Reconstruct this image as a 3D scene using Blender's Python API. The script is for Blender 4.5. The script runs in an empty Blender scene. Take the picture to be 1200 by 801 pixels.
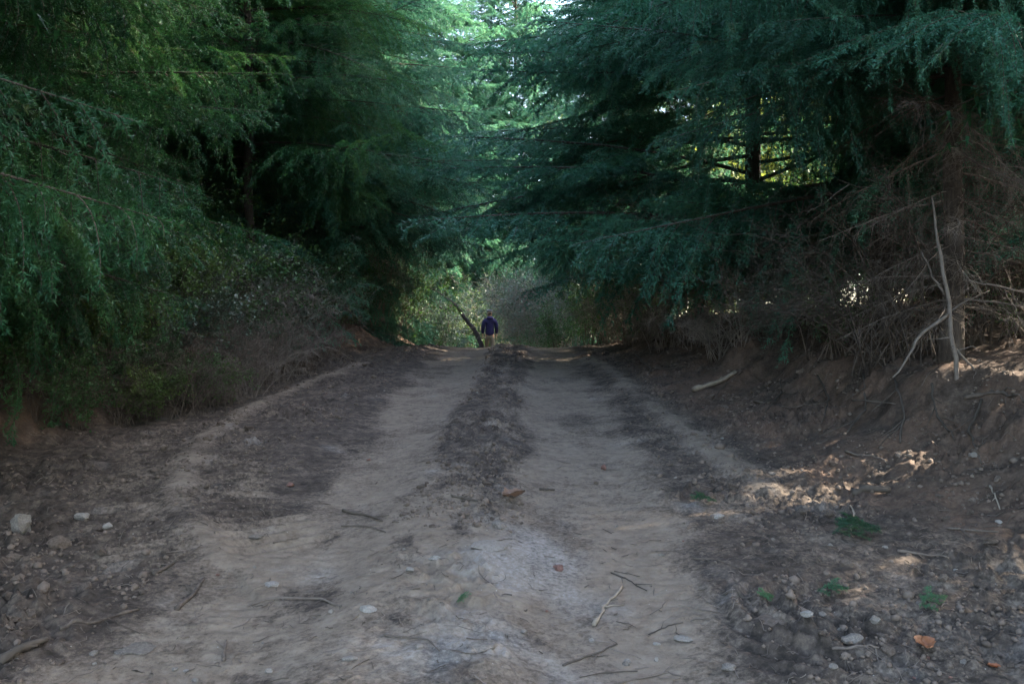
import bpy, bmesh, math, random
import numpy as np
from mathutils import Vector, Matrix, noise as mnoise

SC = bpy.context.scene
COL = SC.collection
random.seed(7)
RNG = np.random.default_rng(11)
R = math.radians

# ------------------------------------------------------------------ camera, sky, sun, exposure
cam_d = bpy.data.cameras.new('camera')
cam_d.lens = 30.0
cam_d.sensor_width = 36.0
cam_d.clip_start = 0.05
cam_d.clip_end = 2000
cam = bpy.data.objects.new('camera', cam_d)
COL.objects.link(cam)
CAM_H = 1.63
cam.location = (0, 0, CAM_H)
cam.rotation_euler = (R(90), 0, 0)
SC.camera = cam

SUN_EL = R(36)
SUN_DIR = Vector((0.955, 0.295, 0)).normalized()
SUN_VEC = Vector((SUN_DIR.x * math.cos(SUN_EL), SUN_DIR.y * math.cos(SUN_EL), math.sin(SUN_EL)))

W = bpy.data.worlds.new('World')
SC.world = W
W.use_nodes = True
wn = W.node_tree
wn.nodes.clear()
sky = wn.nodes.new('ShaderNodeTexSky')
sky.sky_type = 'NISHITA'
sky.sun_disc = False
sky.sun_elevation = SUN_EL
sky.dust_density = 3.0
sky.ozone_density = 0.2
sky.sun_rotation = math.atan2(SUN_DIR.x, SUN_DIR.y)
bg = wn.nodes.new('ShaderNodeBackground')
bg.inputs['Strength'].default_value = 0.15
wo = wn.nodes.new('ShaderNodeOutputWorld')
wn.links.new(sky.outputs[0], bg.inputs[0])
wn.links.new(bg.outputs[0], wo.inputs[0])

sl = bpy.data.lights.new('sun', 'SUN')
sl.energy = 3.2
sl.angle = R(0.5)
sl.color = (1.0, 0.90, 0.74)
so = bpy.data.objects.new('sun', sl)
COL.objects.link(so)
so.rotation_euler = (-SUN_VEC).to_track_quat('-Z', 'Y').to_euler()
so.location = (30, -10, 30)

SC.view_settings.view_transform = 'Standard'
SC.view_settings.look = 'None'
SC.view_settings.exposure = 4.0
SC.view_settings.gamma = 1.0
cy = SC.cycles
cy.max_bounces = 9
cy.diffuse_bounces = 7
cy.glossy_bounces = 2
cy.transmission_bounces = 5
cy.transparent_max_bounces = 4
cy.use_denoising = True
cy.filter_width = 1.5
cy.caustics_reflective = False
cy.caustics_refractive = False
cy.use_adaptive_sampling = False


# ------------------------------------------------------------------ helpers
def tag(o, label=None, cat=None, group=None, kind=None):
    if label: o['label'] = label
    if cat: o['category'] = cat
    if group: o['group'] = group
    if kind: o['kind'] = kind
    return o


def empty(name, loc):
    o = bpy.data.objects.new(name, None)
    o.empty_display_size = 0.2
    COL.objects.link(o)
    o.location = loc
    return o


def mesh_np(name, V, polys, mats, mat_idx=None, smooth=False):
    """polys: list of (n,k) index arrays"""
    me = bpy.data.meshes.new(name)
    V = np.asarray(V, np.float32)
    me.vertices.add(len(V))
    me.vertices.foreach_set('co', V.ravel())
    sizes = np.concatenate([np.full(len(p), p.shape[1], np.int32) for p in polys])
    loops = np.concatenate([np.asarray(p, np.int32).ravel() for p in polys])
    starts = np.concatenate([[0], np.cumsum(sizes)[:-1]]).astype(np.int32)
    me.loops.add(len(loops))
    me.loops.foreach_set('vertex_index', loops)
    me.polygons.add(len(sizes))
    me.polygons.foreach_set('loop_start', starts)
    me.polygons.foreach_set('loop_total', sizes)
    for m in (mats if isinstance(mats, (list, tuple)) else [mats]):
        me.materials.append(m)
    if mat_idx is not None:
        me.polygons.foreach_set('material_index', np.asarray(mat_idx, np.int32))
    if smooth:
        me.polygons.foreach_set('use_smooth', np.ones(len(sizes), bool))
    me.update(calc_edges=True)
    return me


def link(name, me, parent=None, loc=None, rot=None, scale=None):
    o = bpy.data.objects.new(name, me)
    COL.objects.link(o)
    if parent: o.parent = parent
    if loc is not None: o.location = loc
    if rot is not None: o.rotation_euler = rot
    if scale is not None: o.scale = (scale, scale, scale) if np.isscalar(scale) else scale
    return o


def nrm(v):
    return v / np.maximum(np.linalg.norm(v, axis=-1, keepdims=True), 1e-9)


class Geo:
    """collects vertices and faces of one mesh"""
    def __init__(s):
        s.V, s.P, s.M, s.n = [], [], [], 0
    def add(s, V, F, m=0):
        V = np.asarray(V, np.float32).reshape(-1, 3)
        F = np.asarray(F, np.int64)
        s.V.append(V); s.P.append(F + s.n); s.M.append(np.full(len(F), m)); s.n += len(V)
    def tubes(s, P, Rad, k=5, m=0, cap=True):
        """P (N,n,3) polylines, Rad (N,n)"""
        P = np.asarray(P, float); Rad = np.asarray(Rad, float)
        if P.ndim == 2: P = P[None]; Rad = Rad[None]
        N, n, _ = P.shape
        T = nrm(np.gradient(P, axis=1))
        ref = np.where(np.abs(T[:, :1, 2:3]) > 0.85, np.array([[[1.0, 0, 0]]]), np.array([[[0, 0, 1.0]]]))
        ref = np.broadcast_to(ref, T.shape)
        S = nrm(np.cross(T, ref)); U = np.cross(S, T)
        a = np.arange(k) * 2 * math.pi / k
        V = P[:, :, None, :] + Rad[:, :, None, None] * (np.cos(a)[None, None, :, None] * S[:, :, None, :] + np.sin(a)[None, None, :, None] * U[:, :, None, :])
        base = (np.arange(N) * n * k)[:, None, None]
        i = np.arange(n - 1)[None, :, None]; j = np.arange(k)[None, None, :]; j2 = (j + 1) % k
        F = np.stack([base + i * k + j2, base + i * k + j, base + (i + 1) * k + j, base + (i + 1) * k + j2], -1).reshape(-1, 4)
        s.add(V, F, m)
        if cap and k > 3 and k <= 12:
            F0 = (np.arange(N) * n * k)[:, None] + np.arange(k)[None, :]
            F1 = (np.arange(N) * n * k + (n - 1) * k)[:, None] + np.arange(k)[None, ::-1]
            s.V.append(np.zeros((0, 3), np.float32))
            s.P.append(np.concatenate([F0, F1]) + (s.n - N * n * k)); s.M.append(np.full(2 * N, m))
    def mesh(s, name, mats, smooth=False):
        return mesh_np(name, np.concatenate(s.V), s.P, mats, np.concatenate(s.M), smooth)


# numpy gradient noise
def _hash(ix, iy, seed):
    h = (ix.astype(np.int64) * 374761393 + iy.astype(np.int64) * 668265263 + seed * 974634777) & 0xFFFFFFFF
    h = ((h ^ (h >> 13)) * 1274126177) & 0xFFFFFFFF
    h = h ^ (h >> 16)
    return (h & 0xFFFF) / 65535.0 * 2 * math.pi

def perlin(x, y, seed=0):
    x = np.asarray(x, float); y = np.asarray(y, float)
    x0 = np.floor(x); y0 = np.floor(y)
    fx = x - x0; fy = y - y0
    def g(ix, iy, dx, dy):
        a = _hash(ix, iy, seed)
        return np.cos(a) * dx + np.sin(a) * dy
    u = fx * fx * fx * (fx * (fx * 6 - 15) + 10); v = fy * fy * fy * (fy * (fy * 6 - 15) + 10)
    n00 = g(x0, y0, fx, fy); n10 = g(x0 + 1, y0, fx - 1, fy)
    n01 = g(x0, y0 + 1, fx, fy - 1); n11 = g(x0 + 1, y0 + 1, fx - 1, fy - 1)
    return ((n00 * (1 - u) + n10 * u) * (1 - v) + (n01 * (1 - u) + n11 * u) * v) * 1.5

def fbm(x, y, o=4, seed=0):
    t = 0; a = 1.0; s = 0
    for i in range(o):
        t = t + a * perlin(x * 2 ** i, y * 2 ** i, seed + i * 17); s += a; a *= 0.5
    return t / s

def sstep(a, b, x):
    t = np.clip((x - a) / (b - a), 0, 1)
    return t * t * (3 - 2 * t)


# ------------------------------------------------------------------ materials
def new_mat(name):
    m = bpy.data.materials.new(name)
    m.use_nodes = True
    nt = m.node_tree
    nt.nodes.clear()
    out = nt.nodes.new('ShaderNodeOutputMaterial')
    return m, nt, out

def nd(nt, t, **kw):
    n = nt.nodes.new(t)
    for k, v in kw.items():
        setattr(n, k, v)
    return n

def ramp(nt, stops, fac=None):
    r = nd(nt, 'ShaderNodeValToRGB')
    e = r.color_ramp.elements
    e[0].position, e[0].color = stops[0][0], (*stops[0][1], 1)
    e[1].position, e[1].color = stops[-1][0], (*stops[-1][1], 1)
    for p, c in stops[1:-1]:
        x = e.new(p); x.color = (*c, 1)
    if fac is not None: nt.links.new(fac, r.inputs[0])
    return r

def noise_n(nt, scale, detail=4, rough=0.55, vec=None):
    n = nd(nt, 'ShaderNodeTexNoise')
    n.inputs['Scale'].default_value = scale
    n.inputs['Detail'].default_value = detail
    n.inputs['Roughness'].default_value = rough
    if vec is not None: nt.links.new(vec, n.inputs['Vector'])
    return n

def leaf_mat(name, stops, trans=0.3, rough=0.45, scale=1.7, spec=0.3, tint=(1.2, 1.25, 0.6), olive=None):
    m, nt, out = new_mat(name)
    g = nd(nt, 'ShaderNodeNewGeometry'); oi = nd(nt, 'ShaderNodeObjectInfo')
    n1 = noise_n(nt, scale, 3, 0.6, g.outputs['Position'])
    a = nd(nt, 'ShaderNodeMath', operation='MULTIPLY_ADD')
    nt.links.new(oi.outputs['Random'], a.inputs[0]); a.inputs[1].default_value = 0.36; a.inputs[2].default_value = -0.18
    b = nd(nt, 'ShaderNodeMath', operation='ADD')
    nt.links.new(n1.outputs['Fac'], b.inputs[0]); nt.links.new(a.outputs[0], b.inputs[1])
    c = ramp(nt, stops, b.outputs[0])
    if olive:      # ageing needles: olive and brown patches
        n2 = noise_n(nt, 5.0, 3, 0.6, g.outputs['Position'])
        f2 = ramp(nt, [(0.56, (0, 0, 0)), (0.72, (0.75, 0.75, 0.75))], n2.outputs['Fac'])
        mo = nd(nt, 'ShaderNodeMixRGB')
        nt.links.new(f2.outputs[0], mo.inputs[0]); nt.links.new(c.outputs[0], mo.inputs[1]); mo.inputs[2].default_value = (*olive, 1)
        c = mo
    p = nd(nt, 'ShaderNodeBsdfPrincipled')
    p.inputs['Roughness'].default_value = rough
    p.inputs['Specular IOR Level'].default_value = spec
    nt.links.new(c.outputs[0], p.inputs['Base Color'])
    tr = nd(nt, 'ShaderNodeBsdfTranslucent')
    mul = nd(nt, 'ShaderNodeMixRGB', blend_type='MULTIPLY'); mul.inputs[0].default_value = 1
    nt.links.new(c.outputs[0], mul.inputs[1]); mul.inputs[2].default_value = (*tint, 1)
    nt.links.new(mul.outputs[0], tr.inputs['Color'])
    mx = nd(nt, 'ShaderNodeMixShader'); mx.inputs[0].default_value = trans
    nt.links.new(p.outputs[0], mx.inputs[1]); nt.links.new(tr.outputs[0], mx.inputs[2])
    nt.links.new(mx.outputs[0], out.inputs[0])
    return m

def rough_mat(name, stops, scale=8, rough=0.9, bump=0.3, dist=0.01, coords='Object', stretch=None, spec=0.3):
    m, nt, out = new_mat(name)
    tc = nd(nt, 'ShaderNodeTexCoord')
    vec = tc.outputs[coords]
    if stretch:
        mp = nd(nt, 'ShaderNodeMapping'); mp.inputs['Scale'].default_value = stretch
        nt.links.new(vec, mp.inputs[0]); vec = mp.outputs[0]
    n1 = noise_n(nt, scale, 6, 0.65, vec)
    oi = nd(nt, 'ShaderNodeObjectInfo')
    a = nd(nt, 'ShaderNodeMath', operation='MULTIPLY_ADD')
    nt.links.new(oi.outputs['Random'], a.inputs[0]); a.inputs[1].default_value = 0.3; a.inputs[2].default_value = -0.15
    b = nd(nt, 'ShaderNodeMath', operation='ADD')
    nt.links.new(n1.outputs['Fac'], b.inputs[0]); nt.links.new(a.outputs[0], b.inputs[1])
    c = ramp(nt, stops, b.outputs[0])
    p = nd(nt, 'ShaderNodeBsdfPrincipled')
    p.inputs['Roughness'].default_value = rough
    p.inputs['Specular IOR Level'].default_value = spec
    nt.links.new(c.outputs[0], p.inputs['Base Color'])
    bp = nd(nt, 'ShaderNodeBump'); bp.inputs['Strength'].default_value = bump; bp.inputs['Distance'].default_value = dist
    n2 = noise_n(nt, scale * 5, 5, 0.6, vec)
    nt.links.new(n2.outputs['Fac'], bp.inputs['Height']); nt.links.new(bp.outputs[0], p.inputs['Normal'])
    nt.links.new(p.outputs[0], out.inputs[0])
    return m

M = {}
M['fir'] = leaf_mat('fir_needles', [(0.28, (0.018, 0.062, 0.032)), (0.5, (0.032, 0.112, 0.056)), (0.72, (0.068, 0.165, 0.066))], 0.36, olive=(0.085, 0.105, 0.035))
M['fir_blue'] = leaf_mat('fir_needles_bluish', [(0.28, (0.028, 0.092, 0.064)), (0.5, (0.050, 0.165, 0.112)), (0.72, (0.092, 0.225, 0.145))], 0.36, tint=(1.1, 1.2, 0.85), olive=(0.095, 0.125, 0.055))
M['leaf_green'] = leaf_mat('bush_leaves', [(0.3, (0.028, 0.07, 0.026)), (0.5, (0.05, 0.115, 0.04)), (0.72, (0.09, 0.15, 0.05))], 0.3)
M['leaf_grey'] = leaf_mat('grey_bush_leaves', [(0.3, (0.05, 0.085, 0.065)), (0.5, (0.08, 0.12, 0.095)), (0.72, (0.12, 0.15, 0.12))], 0.25)
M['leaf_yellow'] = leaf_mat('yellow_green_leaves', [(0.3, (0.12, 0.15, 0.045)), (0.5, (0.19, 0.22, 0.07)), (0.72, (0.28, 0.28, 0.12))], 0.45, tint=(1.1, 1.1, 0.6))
M['leaf_fern'] = leaf_mat('feathery_leaves', [(0.3, (0.035, 0.065, 0.02)), (0.5, (0.06, 0.105, 0.03)), (0.72, (0.10, 0.14, 0.04))], 0.3)
M['bark'] = rough_mat('bark', [(0.3, (0.032, 0.024, 0.019)), (0.5, (0.070, 0.053, 0.042)), (0.75, (0.135, 0.106, 0.085))], 9, 0.9, 0.8, 0.02, stretch=(3, 3, 0.6))
M['twig'] = rough_mat('twig_bark', [(0.3, (0.035, 0.028, 0.022)), (0.7, (0.085, 0.066, 0.052))], 6, 0.9, 0.2, 0.003)
M['bark_dark'] = rough_mat('dark_bark', [(0.3, (0.018, 0.014, 0.012)), (0.7, (0.045, 0.035, 0.03))], 9, 0.95, 0.5, 0.02)
M['dead'] = rough_mat('dead_wood', [(0.3, (0.10, 0.078, 0.064)), (0.7, (0.22, 0.18, 0.15))], 6, 0.9, 0.3, 0.003)
M['pale_dead'] = rough_mat('pale_dead_wood', [(0.3, (0.11, 0.086, 0.064)), (0.7, (0.24, 0.195, 0.150))], 14, 0.9, 0.4, 0.004)
M['stick'] = rough_mat('brown_stick', [(0.3, (0.050, 0.038, 0.030)), (0.7, (0.135, 0.105, 0.084))], 18, 0.95, 0.8, 0.006)
M['dead_dark'] = rough_mat('weathered_dead_wood', [(0.3, (0.075, 0.060, 0.050)), (0.7, (0.165, 0.135, 0.112))], 14, 0.95, 0.6, 0.005)
M['straw'] = rough_mat('dry_stalk', [(0.3, (0.16, 0.13, 0.09)), (0.7, (0.30, 0.25, 0.18))], 6, 0.9, 0.2, 0.003)


# ------------------------------------------------------------------ terrain
def road_z(y):
    y = np.asarray(y, float)
    ys = np.array([-60, 16, 20, 23, 46, 52, 400.0])
    sl_ = np.array([0.085, 0.085, 0.0, -0.065, -0.065, 0.0, 0.0])
    yy = np.linspace(-60, 400, 9201)
    s = np.interp(yy, ys, sl_)
    s = np.where(yy < -6, 0, s)
    z = np.concatenate([[0], np.cumsum((s[1:] + s[:-1]) / 2 * np.diff(yy))])
    z -= np.interp(0, yy, z)
    return np.interp(y, yy, z)

def xc(y):
    return -0.48 + 0.023 * np.asarray(y, float)
def base_left(y):
    return np.interp(y, [-20, 3, 5, 7.4, 9.5, 13, 16, 19, 24, 34, 60], [-4.9, -4.9, -4.8, -4.4, -3.8, -3.25, -2.9, -2.5, -2.4, -3.6, -6])
def base_right(y):
    return np.interp(y, [-20, 2, 4.5, 5.8, 7.4, 10.8, 14, 18, 24, 34, 60], [3.2, 3.2, 2.75, 2.2, 1.95, 1.72, 1.75, 1.95, 2.1, 1.6, 1.5])

def px_ground(px, py):
    """photograph pixel on the road plane -> ground x, y"""
    d = CAM_H * 1000 / (py - 315.5)
    return ((px - 600) / 1000 * d, d)

RIDGE_L = np.array([px_ground(*p) for p in [(425, 428), (370, 447), (305, 474), (250, 508), (218, 545), (208, 580), (222, 612), (262, 650)]])
RIDGE_R = np.array([px_ground(*p) for p in [(690, 420), (722, 440), (742, 462), (790, 497), (848, 540), (890, 575)]])

def dist_poly(x, y, P):
    best = np.full(x.shape, 1e9); along = np.zeros(x.shape); side = np.zeros(x.shape); acc = 0
    for a, b in zip(P[:-1], P[1:]):
        d = b - a; L = np.hypot(*d)
        t = np.clip(((x - a[0]) * d[0] + (y - a[1]) * d[1]) / L ** 2, 0, 1)
        dx = x - a[0] - t * d[0]; dy = y - a[1] - t * d[1]
        r = np.hypot(dx, dy); m = r < best
        best = np.where(m, r, best); along = np.where(m, acc + t * L, along)
        side = np.where(m, np.sign(d[0] * dy - d[1] * dx), side); acc += L
    return best, along, side

def terrain(x, y, full=False):
    x = np.asarray(x, float); y = np.asarray(y, float)
    xr = x - xc(y)
    wob = 0.10 * perlin(y * 0.6, y * 0 + 3.3, 5)
    ax = np.abs(xr + wob)
    wl = np.where(xr < 0, 0.52, 0.45)
    off = np.where(xr < 0, 0.98, 0.90)
    n_edge = 0.16 * fbm(x * 2.2, y * 0.8, 3, 40)
    dry = 1 - sstep(0.72, 1.15, np.abs(ax - off) / wl + n_edge)
    ctr = np.exp(-(xr / 0.42) ** 4)
    # centre strip is packed flat close to the camera
    near = 1 - sstep(4.6, 6.8, y + 1.6 * perlin(x * 1.1, y * 0.7, 9))
    ctr_r = ctr * (1 - 0.45 * near)
    bl, br = base_left(y), base_right(y)
    u = bl - x; v = x - br
    inroad = (u < 0.6) & (v < 0.6)
    left_r = sstep(-1.45, -1.9, xr + n_edge * 1.2)
    right_r = sstep(1.30, 1.75, xr + n_edge * 1.2)
    rough = np.clip(ctr_r * (1 - dry * 0.7) + left_r + 0.8 * right_r, 0, 1)
    h = road_z(y)
    h = h - 0.055 * np.exp(-(np.abs(ax - off) / 0.5) ** 4) * sstep(26, 18, y)
    h = h + 0.02 * ctr
    # banks
    hl = np.interp(y, [2, 7, 16, 22, 40], [0.65, 0.6, 0.38, 0.4, 0.3])
    hr = np.interp(y, [2, 6.5, 9, 17, 24, 40], [0.85, 0.80, 0.62, 0.50, 0.5, 0.3])
    nb = fbm(x * 0.9, y * 0.9, 4, 70)
    bank_l = hl * sstep(0, 1.1, u + 0.25 * nb) + 0.07 * np.clip(u, 0, 8)
    bank_r = hr * (0.62 * sstep(-0.2, 2.5, v + 0.35 * nb) + 0.38 * sstep(1.15, 1.75, v + 0.45 * nb)) + 0.07 * np.clip(v, 0, 8)
    h = h + bank_l + bank_r
    bank = np.clip(sstep(0.0, 0.4, u) + sstep(0.0, 0.4, v), 0, 1)
    # wheel marks that sweep across the left verge, smooth between the clods
    dl, al, sdl = dist_poly(x, y, RIDGE_L)
    dl = dl + 0.06 * fbm(x * 2.2, y * 2.2, 2, 64)
    rl = np.exp(-(dl / 0.14) ** 2)
    tread = np.exp(-((dl - 0.42) / 0.30) ** 4) * (sdl < 0) * sstep(10.5, 8.0, y)
    tread2 = np.exp(-((dl - 0.38) / 0.28) ** 4) * (sdl > 0) * sstep(8.5, 7.0, y)
    dr, ar, sdr = dist_poly(x, y, RIDGE_R)
    dr = dr + 0.06 * fbm(x * 2.2, y * 2.2, 2, 65)
    rr = np.exp(-(dr / 0.14) ** 2)
    smooth_ = np.clip(rl + rr + 0.85 * tread + 0.75 * tread2, 0, 1)
    # relief
    far = 1 / (1 + (np.maximum(y, 0) / 60) ** 2)
    big = fbm(x * 1.3, y * 1.3, 3, 21)
    pm = 0.25 + 0.75 * sstep(-0.18, 0.30, fbm(x * 0.9, y * 0.9, 3, 28))
    torn = fbm(x * 5.0, y * 6.0, 5, 31)
    wx = x + 0.05 * perlin(x * 7, y * 7, 34); wy = y + 0.05 * perlin(x * 7, y * 7, 35)
    flake = sstep(0.06, 0.20, fbm(wx * 7.5, wy * 10, 3, 37)) + 0.6 * sstep(0.10, 0.22, fbm(wx * 16, wy * 20, 2, 38))
    fine = fbm(x * 26, y * 30, 2, 51)
    r2 = np.clip(rough + 0.40 * bank, 0, 1) * (1 - 0.9 * smooth_) * pm
    h = h + far * (0.022 * big + r2 * (0.085 * torn + 0.034 * flake) + (0.005 + 0.006 * r2) * fine + 0.006 * (1 - smooth_) * sstep(0.05, 0.25, fbm(wx * 4.5, wy * 5.5, 3, 39)))
    h = h + bank * (0.09 * nb + 0.05 * fbm(x * 2.6, y * 2.6, 4, 77))
    h = h + 0.05 * rl + 0.045 * rr
    lug = np.sin(al * 2 * math.pi / 0.15 + 2.5 * dl + 0.6 * fbm(x * 3, y * 3, 2, 3))
    h = h + (tread + 0.9 * tread2) * (0.026 * lug) - 0.02 * tread
    # lug prints across both wheel tracks, faint
    tl = np.exp(-(np.abs(ax - off) / 0.42) ** 4) * sstep(-0.1, 0.3, fbm(x * 0.7, y * 0.35, 2, 91))
    h = h + tl * 0.0035 * np.sin(y * 2 * math.pi / 0.10 + 6 * np.abs(xr - np.sign(xr) * off)) * sstep(11, 8, y)
    # curved lug prints lower right
    d3 = np.hypot(x - 1.75, (y - 4.1) * 1.2)
    t3 = np.exp(-((x - 1.35) / 0.36) ** 4) * np.exp(-((y - 3.9) / 0.65) ** 4)
    h = h + t3 * 0.022 * np.sin(d3 * 2 * math.pi / 0.13)
    if not full:
        return h
    # packed, dusty soil over the whole travelled width; torn damp soil in the centre strip and the verges
    lw_ = np.interp(y, [3, 4, 5.3, 8, 12, 18], [1.55, 1.36, 1.18, 1.16, 1.40, 1.50]); rw_ = np.interp(y, [3, 5, 9, 18], [1.45, 1.5, 1.45, 1.35])
    ed = 0.30 * fbm(x * 1.7, y * 0.9, 4, 44)
    packed = sstep(0.22, -0.22, -xr - lw_ + ed) * sstep(0.30, -0.30, xr - rw_ + ed)
    ce = 0.30 * fbm(x * 1.9, y * 0.8, 4, 46)
    torn_c = sstep(0.52, 0.20, np.abs(xr - 0.02) + ce) * (1 - near) * sstep(26, 17, y)
    torn_c = np.maximum(torn_c, 0.75 * near * sstep(0.10, 0.32, fbm(x * 2.4, y * 1.8, 4, 48)) * sstep(1.1, 0.5, np.abs(xr + 0.15)))
    torn_c = torn_c * (0.45 + 0.55 * sstep(-0.25, 0.12, fbm(x * 3.0, y * 1.6, 4, 49)))
    dry = packed * (1 - 0.95 * torn_c) * (0.80 + 0.75 * fbm(x * 1.1, y * 0.5, 4, 61))
    mid_ = 0.35 * sstep(1.2, 1.7, xr) * (1 - bank)
    dry = np.clip(np.maximum(dry, mid_ * (0.7 + fbm(x * 2, y * 2, 3, 62))) + (0.85 * rl + 0.65 * rr + 0.30 * (tread + tread2)) * (0.85 + 0.8 * fbm(x * 1.5, y * 1.5, 2, 66)), 0, 1)
    blob = 0.62 * np.exp(-((x - 0.1) / 0.45) ** 2 - ((y - 4.6) / 1.1) ** 2) + 0.5 * np.exp(-((x - 2.6) / 0.5) ** 2 - ((y - 3.7) / 0.4) ** 2) + 0.35 * np.exp(-((x + 0.5) / 0.5) ** 2 - ((y - 3.6) / 0.4) ** 2)
    pale = np.clip(sstep(0.15, 0.75, blob + 0.75 * fbm(x * 2.2, y * 1.8, 4, 83)) - 0.3 * bank, 0, 1)
    return h, dry, pale, np.clip(bank, 0, 1)

def gz(x, y):
    return float(terrain(np.array([x]), np.array([y]))[0])

def soil_mat(name):
    m, nt, out = new_mat(name)
    L = nt.links.new
    g = nd(nt, 'ShaderNodeNewGeometry')
    pos = g.outputs['Position']
    def attr(n):
        a = nd(nt, 'ShaderNodeAttribute'); a.attribute_name = n; return a.outputs['Fac']
    n_a = noise_n(nt, 2.3, 6, 0.65, pos)
    n_b = noise_n(nt, 38, 5, 0.7, pos)
    n_c = noise_n(nt, 170, 3, 0.7, pos)
    mixn = nd(nt, 'ShaderNodeMixRGB'); mixn.inputs[0].default_value = 0.5
    L(n_a.outputs['Fac'], mixn.inputs[1]); L(n_b.outputs['Fac'], mixn.inputs[2])
    n_d = noise_n(nt, 11, 5, 0.7, pos)
    mixm = nd(nt, 'ShaderNodeMixRGB'); mixm.inputs[0].default_value = 0.55
    L(mixn.outputs[0], mixm.inputs[1]); L(n_d.outputs['Fac'], mixm.inputs[2])
    moist = ramp(nt, [(0.40, (0.022, 0.017, 0.013)), (0.5, (0.056, 0.042, 0.033)), (0.61, (0.112, 0.086, 0.067))], mixm.outputs[0])
    dryc = ramp(nt, [(0.36, (0.098, 0.073, 0.054)), (0.5, (0.155, 0.120, 0.091)), (0.64, (0.210, 0.168, 0.131))], mixm.outputs[0])
    palec = ramp(nt, [(0.35, (0.20, 0.182, 0.168)), (0.65, (0.30, 0.277, 0.258))], n_b.outputs['Fac'])
    red = ramp(nt, [(0.35, (0.075, 0.045, 0.030)), (0.65, (0.14, 0.085, 0.058))], n_b.outputs['Fac'])
    m1 = nd(nt, 'ShaderNodeMixRGB'); 
    e1 = nd(nt, 'ShaderNodeMath', operation='MULTIPLY_ADD'); L(n_b.outputs['Fac'], e1.inputs[0]); e1.inputs[1].default_value = 1.5; e1.inputs[2].default_value = -0.75
    e2 = nd(nt, 'ShaderNodeMath', operation='MULTIPLY_ADD'); L(n_a.outputs['Fac'], e2.inputs[0]); e2.inputs[1].default_value = 1.3; e2.inputs[2].default_value = -0.65
    e3 = nd(nt, 'ShaderNodeMath', operation='ADD'); L(e1.outputs[0], e3.inputs[0]); L(e2.outputs[0], e3.inputs[1])
    e4 = nd(nt, 'ShaderNodeMath', operation='ADD'); L(e3.outputs[0], e4.inputs[0]); L(attr('dry'), e4.inputs[1])
    er = ramp(nt, [(0.22, (0, 0, 0)), (0.78, (1, 1, 1))], e4.outputs[0])
    L(er.outputs[0], m1.inputs[0]); L(moist.outputs[0], m1.inputs[1]); L(dryc.outputs[0], m1.inputs[2])
    pf = nd(nt, 'ShaderNodeMath', operation='MULTIPLY'); L(attr('pale'), pf.inputs[0])
    thr = ramp(nt, [(0.36, (0.15, 0.15, 0.15)), (0.62, (0.8, 0.8, 0.8))], mixn.outputs[0]); L(thr.outputs[0], pf.inputs[1])
    m2 = nd(nt, 'ShaderNodeMixRGB'); L(pf.outputs[0], m2.inputs[0]); L(m1.outputs[0], m2.inputs[1]); L(palec.outputs[0], m2.inputs[2])
    bf = nd(nt, 'ShaderNodeMath', operation='MULTIPLY'); L(attr('bank'), bf.inputs[0])
    t2 = ramp(nt, [(0.4, (0.15, 0.15, 0.15)), (0.62, (0.8, 0.8, 0.8))], n_a.outputs['Fac']); L(t2.outputs[0], bf.inputs[1])
    m3 = nd(nt, 'ShaderNodeMixRGB'); L(bf.outputs[0], m3.inputs[0]); L(m2.outputs[0], m3.inputs[1]); L(red.outputs[0], m3.inputs[2])
    # small pale specks and dark crumbs
    vor = nd(nt, 'ShaderNodeTexVoronoi'); vor.inputs['Scale'].default_value = 26; L(pos, vor.inputs['Vector'])
    sp = ramp(nt, [(0.03, (1, 1, 1)), (0.12, (0, 0, 0))], vor.outputs['Distance'])
    ck = nd(nt, 'ShaderNodeSeparateColor'); L(vor.outputs['Color'], ck.inputs[0])
    pick = nd(nt, 'ShaderNodeMath', operation='GREATER_THAN'); L(ck.outputs[0], pick.inputs[0]); pick.inputs[1].default_value = 0.94
    spf = nd(nt, 'ShaderNodeMath', operation='MULTIPLY'); L(sp.outputs[0], spf.inputs[0]); L(pick.outputs[0], spf.inputs[1])
    m4 = nd(nt, 'ShaderNodeMixRGB'); L(spf.outputs[0], m4.inputs[0]); L(m3.outputs[0], m4.inputs[1]); m4.inputs[2].default_value = (0.36, 0.33, 0.29, 1)
    p = nd(nt, 'ShaderNodeBsdfPrincipled')
    L(m4.outputs[0], p.inputs['Base Color'])
    p.inputs['Roughness'].default_value = 0.92; p.inputs['Specular IOR Level'].default_value = 0.2
    hm = nd(nt, 'ShaderNodeMixRGB'); hm.inputs[0].default_value = 0.35
    L(n_b.outputs['Fac'], hm.inputs[1]); L(n_c.outputs['Fac'], hm.inputs[2])
    bp = nd(nt, 'ShaderNodeBump'); bp.inputs['Strength'].default_value = 0.8; bp.inputs['Distance'].default_value = 0.016
    L(hm.outputs[0], bp.inputs['Height']); L(bp.outputs[0], p.inputs['Normal'])
    L(p.outputs[0], out.inputs[0])
    return m

M['soil'] = soil_mat('soil')

def graded(lo, hi, f):
    out = [lo]
    while out[-1] < hi:
        out.append(out[-1] + f(out[-1]))
    return out

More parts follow.
